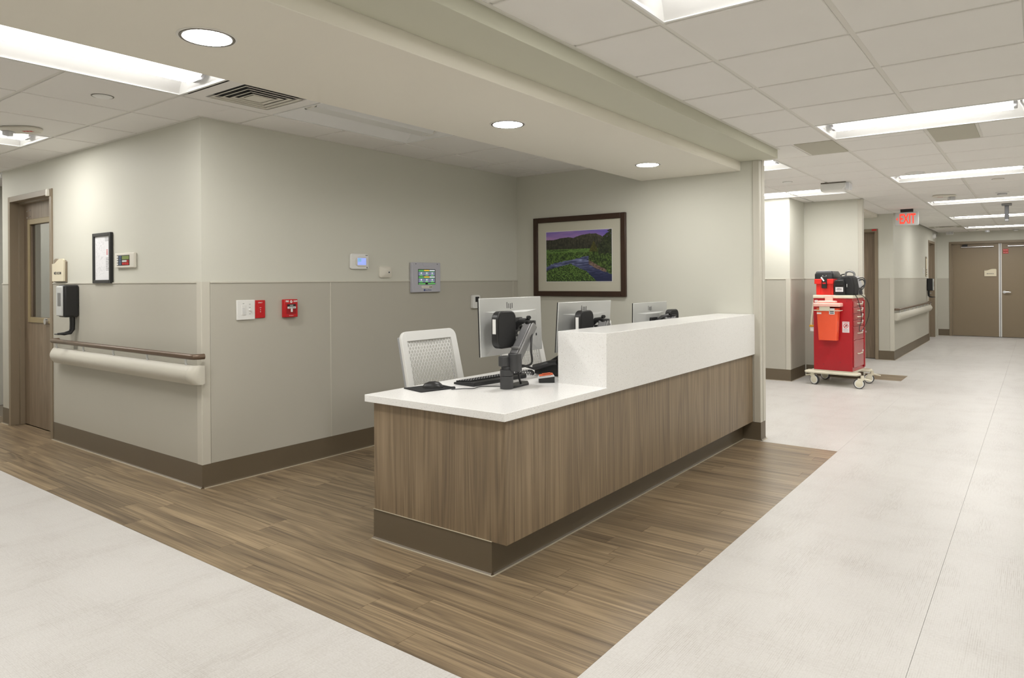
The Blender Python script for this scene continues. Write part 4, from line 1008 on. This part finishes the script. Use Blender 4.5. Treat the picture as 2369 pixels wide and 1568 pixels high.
def make_arm(lb, base, mon, dz=0):
    """base: pole foot on counter; mon: monitor back plate centre (world)"""
    bx, by = base; t = thing('monitor_stand', lb, 'monitor stand', (bx, by, .7525), 0, 'monitor stands on the desk')
    Z = lambda z: z-.7525
    MB().cyl((0, 0, 0), (0, 0, Z(.822)), .0365, n=24).cyl((0, 0, Z(.824)), (0, 0, Z(.858)), .0365, n=24).cyl((0, 0, Z(.858)), (0, 0, Z(.875)), .030, n=24).build('pole', M_['charcoal'], t, bevel=.0015)
    MB().prism([(-.05, .02), (-.02, -.01), (.03, .03), (.02, .18), (-.03, .24), (-.06, .22)], 'z', 0, .012).build('clamp_plate', M_['black'], t, bevel=.003)
    MB().prism(rrect(.066, .075, .028, 6, .037, .028), 'z', Z(.848), Z(.945+dz)).build('swivel_link', M_['charcoal'], t, bevel=.004)
    MB().prism(rrect(.06, .085, .028, 6, -.004, -.004), 'z', Z(.876), Z(.93+dz)).build('pole_collar', M_['charcoal'], t, bevel=.004)
    A = Vector((.035, .048, Z(.945+dz))); B = Vector((.033, .168, Z(1.082+dz)))
    d = (B-A).normalized(); s = Vector((1, 0, 0)); n = d.cross(s).normalized()
    def bar(hw, h0, h1, e0, e1):
        mb = MB(); vs = []
        for p in (A-d*e0, B+d*e1):
            for a, b in ((-hw, h0), (hw, h0), (hw, h1), (-hw, h1)): vs.append(p+s*a-n*b)
        mb.add(vs, [(0, 1, 2, 3), (4, 7, 6, 5)]+[(k, 4+k, 4+(k+1) % 4, (k+1) % 4) for k in range(4)]); return mb
    bar(.034, -.028, .02, .03, .02).build('gas_arm', M_['mid_grey'], t, bevel=.006)
    bar(.022, .02, .026, .02, .01).build('arm_cover', M_['silver_dark'], t, bevel=.003)
    box(A.x-.026, A.x+.026, A.y-.02, A.y+.03, A.z+.022, A.z+.036).build('tension_block', M_['mid_grey'], t, bevel=.004)
    MB().cyl(B+Vector((0, .01, -.02)), B+Vector((0, .01, .035)), .032, n=20).build('knuckle', M_['black'], t, bevel=.003)
    mp = Vector((mon[0]-bx, mon[1]-by, Z(mon[2])))
    q = B+Vector((-.01, .0, .03)); MB().tube([q, q*.5+mp*.5+Vector((0, 0, .02)), mp], .018, 10).build('tilt_link', M_['black'], t)
    for k in range(4):
        u = k/3; c = q*(1-u)*.8+mp*(.2+.8*u)+Vector((.02, 0, .03-.02*k)); MB().cyl(c, c+Vector((.018, -.012, 0)), .011, n=12).build('joint_bolt', M_['silver' if k % 2 else 'black'], t)
    pts = [B+Vector((.02, -.0, -.02)), A+Vector((.06, .05, .02)), A+Vector((.055, .06, -.06)), Vector((.04, .06, Z(.86))), Vector((.02, .09, Z(.80))), Vector((.0, .13, .016))]
    MB().tube(smooth_path(pts), .006, 8).build('cable', M_['cable'], t)
    return t
M_['silver_dark'] = mat('dark_silver', (.26, .26, .27), .35, metal=.5)
make_arm('charcoal gas-spring arm carrying the nearest monitor, its pole on the counter', (-2.318, 3.012), (-2.425, 3.235, 1.07))
make_arm('charcoal arm carrying the monitor behind the quartz ledge end', (-2.318, 3.86), (-2.40, 4.03, 1.03), -.03)
make_arm('charcoal arm carrying the farthest monitor', (-2.335, 4.96), (-2.42, 5.06, .99), -.05)

# ------------------------------------------------------------------ small things on the counter
ZC = .7525
t = thing('mouse_pad', 'thin dark grey mouse pad near the counter corner', 'mouse pad', (-2.67, 2.775, ZC), R(-14))
MB().prism(rrect(.19, .225, .012), 'z', 0, .004).build('pad', M_['black_matte'], t)
t = thing('computer_mouse', 'black computer mouse on the dark pad', 'mouse', (-2.655, 2.785, ZC+.0042), R(-53))
MOUSE = t; mb = MB()
vs = []; n = 12; secs = ((-.055, .010, .012), (-.045, .024, .024), (-.02, .031, .034), (.01, .031, .036), (.035, .028, .030), (.05, .020, .018), (.056, .010, .009))
for y, w_, h_ in secs:
    for k in range(n+1):
        a = math.pi*k/n; vs.append((w_*math.cos(a), y, h_*math.sin(a)))
m = n+1
mb.add(vs, [(j*m+k, j*m+k+1, (j+1)*m+k+1, (j+1)*m+k) for j in range(len(secs)-1) for k in range(n)]+[tuple(range(m)), tuple(range((len(secs)-1)*m, len(secs)*m))]+[(j*m, (j+1)*m, (j+1)*m+n, j*m+n) for j in range(len(secs)-1)])
mb.build('shell', M_['black'], t)
box(-.004, .004, .022, .036, .022, .0315).build('scroll_wheel', M_['charcoal'], t, bevel=.002)
mb = MB().tube(smooth_path([(-2.612, 2.818, ZC+.012), (-2.585, 2.845, ZC+.006), (-2.56, 2.86, ZC+.0075), (-2.54, 2.81, ZC+.003), (-2.50, 2.86, ZC+.003), (-2.46, 2.90, ZC+.003), (-2.47, 2.98, ZC+.003), (-2.37, 3.05, ZC+.003)]), .0022, 6)
mc = mb.build('cord', M_['cable'], MOUSE); mc.matrix_parent_inverse = (Matrix.Translation(MOUSE.location) @ Matrix.Rotation(R(-53), 4, 'Z')).inverted()
t = thing('keyboard', 'black keyboard on the counter beyond the mouse', 'keyboard', (-2.575, 3.18, ZC), R(-4))
MB().prism([(-.075, .001), (.085, .001), (.085, .022), (.06, .026), (-.075, .012)], 'y', -.22, .24).build('body', M_['black'], t, bevel=.003)
mb = MB()
for r in range(6):
    for k in range(20):
        x = -.066+r*.02; z = .0135+(x+.075)*.1037; y = -.208+k*.0222
        mb.box(x, x+.0165, y, y+.0185, z-.002, z+.006)
mb.build('keys', M_['black_matte'], t, kind='stuff')
mb = MB()
for r in range(6):
    for k in range(20):
        x = -.066+r*.02; z = .0135+(x+.075)*.1037; y = -.208+k*.0222; mb.box(x+.006, x+.011, y+.006, y+.011, z+.006, z+.0062)
mb.build('key_legends', M_['grey_pl'], t, kind='stuff')
t = thing('packet_tray', 'small black tray holding orange and white packets', 'tray', (-2.275, 3.335, ZC), R(38))
MB().prism([(-.045, 0), (.045, 0), (.045, .036), (-.045, .026)], 'y', -.03, .03).build('tray', M_['black'], t, bevel=.002)
M_['packet_orange'] = mat('orange_packet', s2l((226, 110, 70)), .5)
for k in range(3): box(-.046+k*.004, .048-k*.003, -.032+k*.002, .034-k*.002, .030+k*.006, .0345+k*.006).rotate(Matrix.Rotation(R(-7), 4, 'Y')).build('packet', M_['paper' if k < 2 else 'packet_orange'], t, bevel=.001, seg=1)
box(-.02, .03, -.012, .012, .050, .052).rotate(Matrix.Rotation(R(-7), 4, 'Y')).build('packet', M_['packet_orange'], t)
t = thing('desk_phone', 'black desk phone half hidden by the quartz ledge', 'phone', (-2.395, 3.665, ZC), R(0))
MB().prism([(-.13, .004), (.11, .004), (.11, .03), (.075, .125), (.055, .135), (-.13, .03)], 'y', -.10, .10).build('body', M_['black'], t, bevel=.006)
MB().prism([(.065, .118), (.095, .145), (.135, .175), (.14, .165), (.09, .10)], 'y', -.085, .10).build('display_hood', M_['charcoal'], t, bevel=.004)
MB().tube(smooth_path([(-.11, -.13, .05), (-.05, -.135, .065), (.02, -.13, .085), (.06, -.125, .09)]), .018, 8).build('handset', M_['black'], t)
mb = MB(); path = smooth_path([(-.13, -.12, .02), (-.20, -.16, .012), (-.26, -.11, .012), (-.22, -.05, .012), (-.15, -.10, .02), (-.10, -.16, .012), (-.16, -.20, .012)], 40); co = []
for i, p in enumerate(path):
    a = i*.95; co.append(p+Vector((.006*math.cos(a), .006*math.cos(a)*.5, .006*math.sin(a))))
mb.tube(co, .0022, 5).build('coiled_cord', M_['cable'], t)
t = thing('cable_loop', 'black cable bundle lying behind the arm pole', 'cable', (-2.655, 3.53, ZC))
MB().tube(smooth_path([(.10, -.07, .009), (.03, -.05, .010), (-.05, .02, .03), (-.02, .10, .04), (.05, .14, .02), (.10, .14, .008)]), .008, 8).build('cable', M_['cable'], t)
def bottle(x, y, h, lb):
    t = thing('pump_bottle', lb, 'bottle', (x, y, ZC), 0, 'pump bottles behind the ledge')
    MB().lathe([(.0001, 0), (.03, 0), (.032, .01), (.032, h*.62), (.012, h*.75), (.012, h*.80), (.0001, h*.80)], 20).build('bottle_body', M_['white'], t)
    MB().lathe([(.013, h*.79), (.013, h*.85), (.007, h*.86), (.005, h*.97), (.0001, h)], 16).build('nozzle', M_['white'], t)
bottle(-2.36, 4.247, .3135, 'white bottle tip showing beside the second monitor'); bottle(-2.505, 5.465, .393, 'white nozzle tip behind the farthest mini computer')

# ------------------------------------------------------------------ red crash cart
CX, CYY, CR = -2.039, 9.657, R(-4.4)
cart = thing('medical_cart', 'red drawer cart on cream casters in the wall niche', 'cart', (CX, CYY, 0), CR)
hw, hd = .23, .26
MB().box(-hw, hw, -hd, hd, .19, 1.095).build('cabinet', M_['red_cart'], cart, bevel=.003)
M_['red_drawer'] = mat('pinkish_red_drawer', s2l((176, 58, 62)), .26, coat=.5)  # drawer fronts in a lighter, pinker red than the cabinet
MB().box(-hw-.006, hw+.012, -hd-.012, hd+.012, 1.096, 1.135).build('top_tray', M_['cream_c'] if 'cream_c' in M_ else M_.setdefault('cream_c', mat('cream_enamel', (.76, .72, .58), .38)), cart, bevel=.008, seg=3)
# drawers on +x face
zs = [1.062, .985, .905, .825, .745, .575, .235]
for k in range(6):
    dr = box(hw, hw+.012, -hd+.03, hd-.07, zs[k+1]+.004, zs[k]-.002).build('drawer', M_['red_drawer'], cart, bevel=.002, seg=1)
    zc = (zs[k]+zs[k+1])/2
    MB().tube([(hw+.012, -.09, zc), (hw+.03, -.08, zc), (hw+.03, .07, zc), (hw+.012, .08, zc)], .007, 8).build('drawer_pull', M_['cream_c'], dr)
    box(hw+.012, hw+.0135, hd-.13, hd-.085, zc+.005, zc+.032).build('drawer_tag', M_['white'], dr)
box(hw, hw+.018, hd-.055, hd-.015, .21, 1.07).build('lock_bar', M_['red_cart'], cart, bevel=.003)
MB().cyl((hw+.018, hd-.035, .66), (hw+.035, hd-.035, .66), .011, n=12).build('lock', M_['silver'], cart)
# base with bumper rail and casters
box(-hw, hw, -hd, hd, .165, .19).build('base_plate', M_['cream_c'], cart)
def loop(y0, y1):
    return smooth_path([(-.31, y0+.03, 0), (-.28, y0, 0), (0, y0, 0), (.26, y0, 0), (.30, y0+.03, 0), (.30, y1-.03, 0), (.26, y1, 0), (0, y1, 0), (-.28, y1, 0), (-.31, y1-.03, 0)], 4)
for y0, y1, nm in ((-hd-.06, -hd+.07, 'bumper_rail'), (hd-.07, hd+.06, 'bumper_rail')):
    pts = [p+Vector((0, 0, .163)) for p in loop(y0, y1)]
    mb = MB()
    for z in (-.012, .004, .012): pass
    mb.tube(pts, .018, 8, True).build(nm, M_['cream_c'], cart)
box(-.30, -.23, -hd, hd, .150, .176).build('base_strut', M_['cream_c'], cart, bevel=.004)
def caster(x, y, a, lb=None):
    o = MB().cyl((x, y, .105), (x, y, .16), .02, n=12)
    d = Vector((math.cos(a), math.sin(a), 0)); s = Vector((-d.y, d.x, 0)); c = Vector((x, y, .062))-d*.035
    for q in (-1, 1):
        p = [Vector((x, y, .125))+d*.02, Vector((x, y, .125))-d*.05, c-d*.02+Vector((0, 0, -.005)), c+d*.02+Vector((0, 0, -.005))]
        off = s*q*.019; vs = [v+off for v in p]+[v+off+s*q*.004 for v in p]
        o.add(vs, [(0, 1, 2, 3), (7, 6, 5, 4)]+[(k, 4+k, 4+(k+1) % 4, (k+1) % 4) for k in range(4)])
    o.cyl(Vector((x, y, .12))+d*.02, Vector((x, y, .105))+d*.10, .012, .008, n=8)
    ct = o.build('caster', M_['cream_c'], cart)
    MB().cyl(c-s*.0155, c+s*.0155, .062, n=26).build('tyre', M_['charcoal'], ct, bevel=.004)
    for q in (-1, 1): MB().cyl(c+s*q*.0155, c+s*q*.0175, .052, n=24).build('rim', M_['white'], ct); MB().cyl(c+s*q*.0175, c+s*q*.0235, .042, .03, n=24).build('hub', M_['cream_c'], ct)
Rm = Matrix.Rotation(-CR, 3, 'Z')
def loc(wx, wy): v = Rm @ Vector((wx-CX, wy-CYY, 0)); return v.x, v.y
for wx, wy, a in ((-2.275, 9.40, 160), (-1.741, 9.30, 12), (-2.27, 9.93, 170), (-1.733, 9.87, 8)):
    x, y = loc(wx, wy); a = R(a); caster(x+.035*math.cos(a), y+.035*math.sin(a), a)
# side handle on the left, cord brake, sticker
MB().tube(smooth_path([(-hw-.004, -.12, 1.09), (-hw-.03, -.12, 1.085), (-hw-.055, -.12, .90), (-hw-.07, -.12, .74), (-hw-.03, -.12, .70), (-hw, -.12, .69)]), .016, 8).build('push_handle', M_['cream_c'], cart)
M_['yellow'] = mat('yellow_plastic', s2l((214, 160, 40)), .5)
box(-hw-.085, -hw-.004, -.15, -.09, .66, .73).build('tag_pouch', M_['white'], cart, bevel=.01); box(-hw-.09, -hw-.01, -.155, -.10, .72, .745).build('pouch_clip', M_['yellow'], cart, bevel=.004)
box(-hw-.012, -hw-.001, -.2, .2, .25, .62).build('back_board', M_['white'], cart, bevel=.003)
st = box(hw-.115, hw-.033, -hd-.0022, -hd-.0006, .672, .808).build('warning_label', M_['paper'], cart)
text('WARNING', M_['print_red'], st, (hw-.074, -hd-.0026, .795), width=.06, height=.011)
MB().lathe([(.022, 0), (.028, 0), (.028, -.0008), (.022, -.0008)], 24, (hw-.074, -hd-.0022, .755), axis='y').build('prohibition_ring', M_['print_red'], st)
box(hw-.096, hw-.052, -hd-.0032, -hd-.0024, .752, .758).rotate(Matrix.Translation((hw-.074, 0, .755)) @ Matrix.Rotation(R(-45), 4, 'Y') @ Matrix.Translation((-hw+.074, 0, -.755))).build('prohibition_bar', M_['print_red'], st)
MB().cyl((hw-.070, -hd-.0022, .757), (hw-.070, -hd-.0026, .757), .010, n=12).build('symbol', M_['print_dark'], st)
for k in range(4): box(hw-.104, hw-.046, -hd-.0026, -hd-.0022, .684+k*.01, .689+k*.01).build('small_print', M_['grey_pl'], st)
MB().prism(rrect(.045, .028, .012, 4, -hw+.035, 1.058), 'y', -hd-.003, -hd-.0005).build('round_tag', M_['white'], cart)
rr = random.Random(4)
for k in range(10): x, z = rr.uniform(-.2, .2), rr.choice((1.06, 1.05, .70, .30, .26)); MB().cyl((x, -hd, z), (x, -hd-.0012, z), .004, n=8).build('screw_hole', M_['black'], cart)
# sharps container
def cart_thing(name, lb, cat, x, y, z, rz=0):
    v = Matrix.Rotation(CR, 3, 'Z') @ Vector((x, y, 0)); return thing(name, lb, cat, (CX+v.x, CYY+v.y, z), CR+R(rz))
t = cart_thing('sharps_container', 'translucent orange sharps bin hooked on the side of the red cart', 'sharps bin', -.03, -hd-.003, .575)
mb = MB(); lo = rrect(.215, .11, .02, 4, 0, -.06); hi = rrect(.255, .125, .02, 4, 0, -.065); n = len(lo)
mb.add([(p[0], p[1], 0) for p in lo]+[(p[0], p[1], .40) for p in hi], [tuple(range(n))[::-1], tuple(range(n, 2*n))]+[(i, (i+1) % n, n+(i+1) % n, n+i) for i in range(n)]); mb.build('bin', M_['orange_clear'], t)
MB().prism(rrect(.325, .155, .03, 5, 0, -.075), 'z', .42, .465).build('lid', M_['pink_clear'], t, bevel=.01, seg=3)
MB().prism(rrect(.22, .11, .03, 5, -.01, -.07), 'z', .465, .492).build('lid_dome', M_['pink_clear'], t, bevel=.01)
MB().tube(smooth_path([(-.14, -.01, .372), (-.145, -.12, .372), (-.12, -.135, .372), (.13, -.135, .372), (.155, -.12, .372), (.15, -.01, .372)]), .006, 6).build('holder_wire', M_['cream_c'], t)
box(-.085, .04, -.142, -.132, .375, .42).build('holder_plate', M_['cream_c'], t, bevel=.002)
box(-.05, .04, -.03, -.002, .47, .555).build('hook_strap', M_['pink_clear'], t, bevel=.003)
box(-.118, -.06, -.1315, -.1285, .325, .405).build('bio_label', M_['packet_orange'], t); box(.03, .095, -.1315, -.1285, .325, .40).build('instruction_label', M_['paper'], t)
for k in range(2): box(.04, .085, -.1322, -.1315, .335+k*.02, .345+k*.02).build('label_print', M_['print_dark'], t)
box(-.116, -.062, -.1322, -.1315, .327, .345).build('label_print', M_['paper'], t)
# tool box
t = cart_thing('tool_box', 'red box with black latched lid on top of the cart', 'box', -.132, -.02, 1.136, 2)
MB().box(-.095, .115, -.16, .16, 0, .15).build('box_body', M_['red_light'], t, bevel=.006); MB().box(-.112, .118, -.178, .178, .14, .205).build('box_rim', M_['red_light'], t, bevel=.005)
mb = MB(); lo = rrect(.226, .35, .02, 4, .003, 0); hi = rrect(.19, .31, .02, 4, .003, 0); n = len(lo)
mb.add([(p[0], p[1], .205) for p in lo]+[(p[0], p[1], .265) for p in lo]+[(p[0], p[1], .302) for p in hi], [tuple(range(n))[::-1], tuple(range(2*n, 3*n))]+[(j*n+i, j*n+(i+1) % n, (j+1)*n+(i+1) % n, (j+1)*n+i) for j in range(2) for i in range(n)]); mb.build('lid', M_['black'], t)
box(-.085, .03, -.12, .12, .302, .308).build('lid_plate', M_['grey_pl'], t, bevel=.003)
box(-.02, .042, -.19, -.17, .085, .235).build('latch', M_['black'], t, bevel=.006); box(-.006, .03, -.196, -.19, .14, .16).build('latch_tab', M_['red'], t)
for s in (-.008, .035): MB().cyl((s, -.175, .245), (s, -.185, .245), .006, n=10).build('rivet', M_['silver'], t)
box(-.012, .004, -.2, -.194, .175, .235).rotate(Matrix.Translation((0, 0, .2)) @ Matrix.Rotation(R(-35), 4, 'Y') @ Matrix.Translation((0, 0, -.2))).build('seal_tag', M_['paper'], t)
for s in (-.05, .075): box(s-.008, s+.008, -.165, -.158, 0, .142).build('rib', M_['red_light'], t)
# equipment bag + device
t = cart_thing('equipment_bag', 'black soft equipment bag with white label on the cart top', 'bag', .118, -.115, 1.136, -3)
mb = MB().prism([(-.115, 0), (.13, 0), (.135, .10), (.115, .22), (.07, .245), (-.02, .235), (-.085, .195), (-.118, .14)], 'y', -.10, .08); mb.build('bag_body', M_['black_matte'], t, bevel=.02, seg=3)
MB().prism([(-.10, .0), (.035, .0), (.03, .15), (.02, .205), (-.04, .2), (-.085, .16)], 'y', -.135, -.10).build('pocket', M_['black_matte'], t, bevel=.012, seg=3)
box(-.09, .02, -.142, -.13, .12, .185).build('pocket_flap', M_['black'], t, bevel=.008)
lab = box(-.078, .014, -.1385, -.1345, .042, .100).build('label_patch', M_['paper'], t); text('LIFEPAK', M_['print_dark'], lab, (-.032, -.1389, .076), width=.066, height=.02, bold=.001); box(-.065, .0, -.139, -.1385, .052, .056).build('small_print', M_['mid_grey'], lab)
MB().tube(smooth_path([(-.04, -.02, .225), (-.05, -.02, .25), (-.01, -.02, .262)]), .008, 6).build('strap_loop', M_['black'], t); box(.045, .05, -.106, -.10, .10, .14).build('zip_pull', M_['white'], t)
t = cart_thing('defibrillator', 'grey and black monitor device with carry handle behind the black bag', 'medical device', .125, .105, 1.136, -3)
MB().prism([(-.12, 0), (.10, 0), (.085, .10), (.04, .235), (-.12, .235)], 'y', -.10, .12).build('case', M_['charcoal'], t, bevel=.008)
MB().prism([(.088, .085), (.108, .095), (.055, .24), (.04, .23)], 'y', -.11, .11).build('display_frame', M_['grey_pl'], t, bevel=.004)
MB().tube(smooth_path([(-.07, 0, .235), (-.07, 0, .275), (-.045, 0, .298), (.0, 0, .295), (.03, 0, .275), (.035, 0, .235)]), .013, 10).build('carry_handle', M_['mid_grey'], t)
MB().cyl((.09, -.10, .03), (.13, -.12, .035), .028, n=16).build('connector', M_['silver_pl'], t); MB().cyl((.13, -.12, .035), (.15, -.10, .035), .026, n=16).build('connector_cap', M_['charcoal'], t)
mb = MB().tube(smooth_path([(.06, .0, .20), (.13, .02, .215), (.165, .0, .16), (.15, -.04, .08), (.10, -.06, .05)]), .006, 6).tube(smooth_path([(.05, .05, .18), (.12, .06, .19), (.14, .05, .13), (.10, .04, .09)]), .008, 6); mb.build('lead', M_['cable'], t)
t2 = cart_thing('power_cord', 'dark looping cord hanging down the drawer side of the cart', 'cord', .23, 0, 1.136)
MB().tube(smooth_path([(.0, -.16, .02), (.035, -.15, -.05), (.055, -.09, -.20), (.05, -.05, -.32), (.045, -.12, -.40), (.05, -.12, -.45), (.06, .0, -.42), (.07, .13, -.33), (.075, .20, -.20), (.07, .12, -.06), (.0, .02, .02)]), .0045, 6).build('cord', M_['cable'], t2)
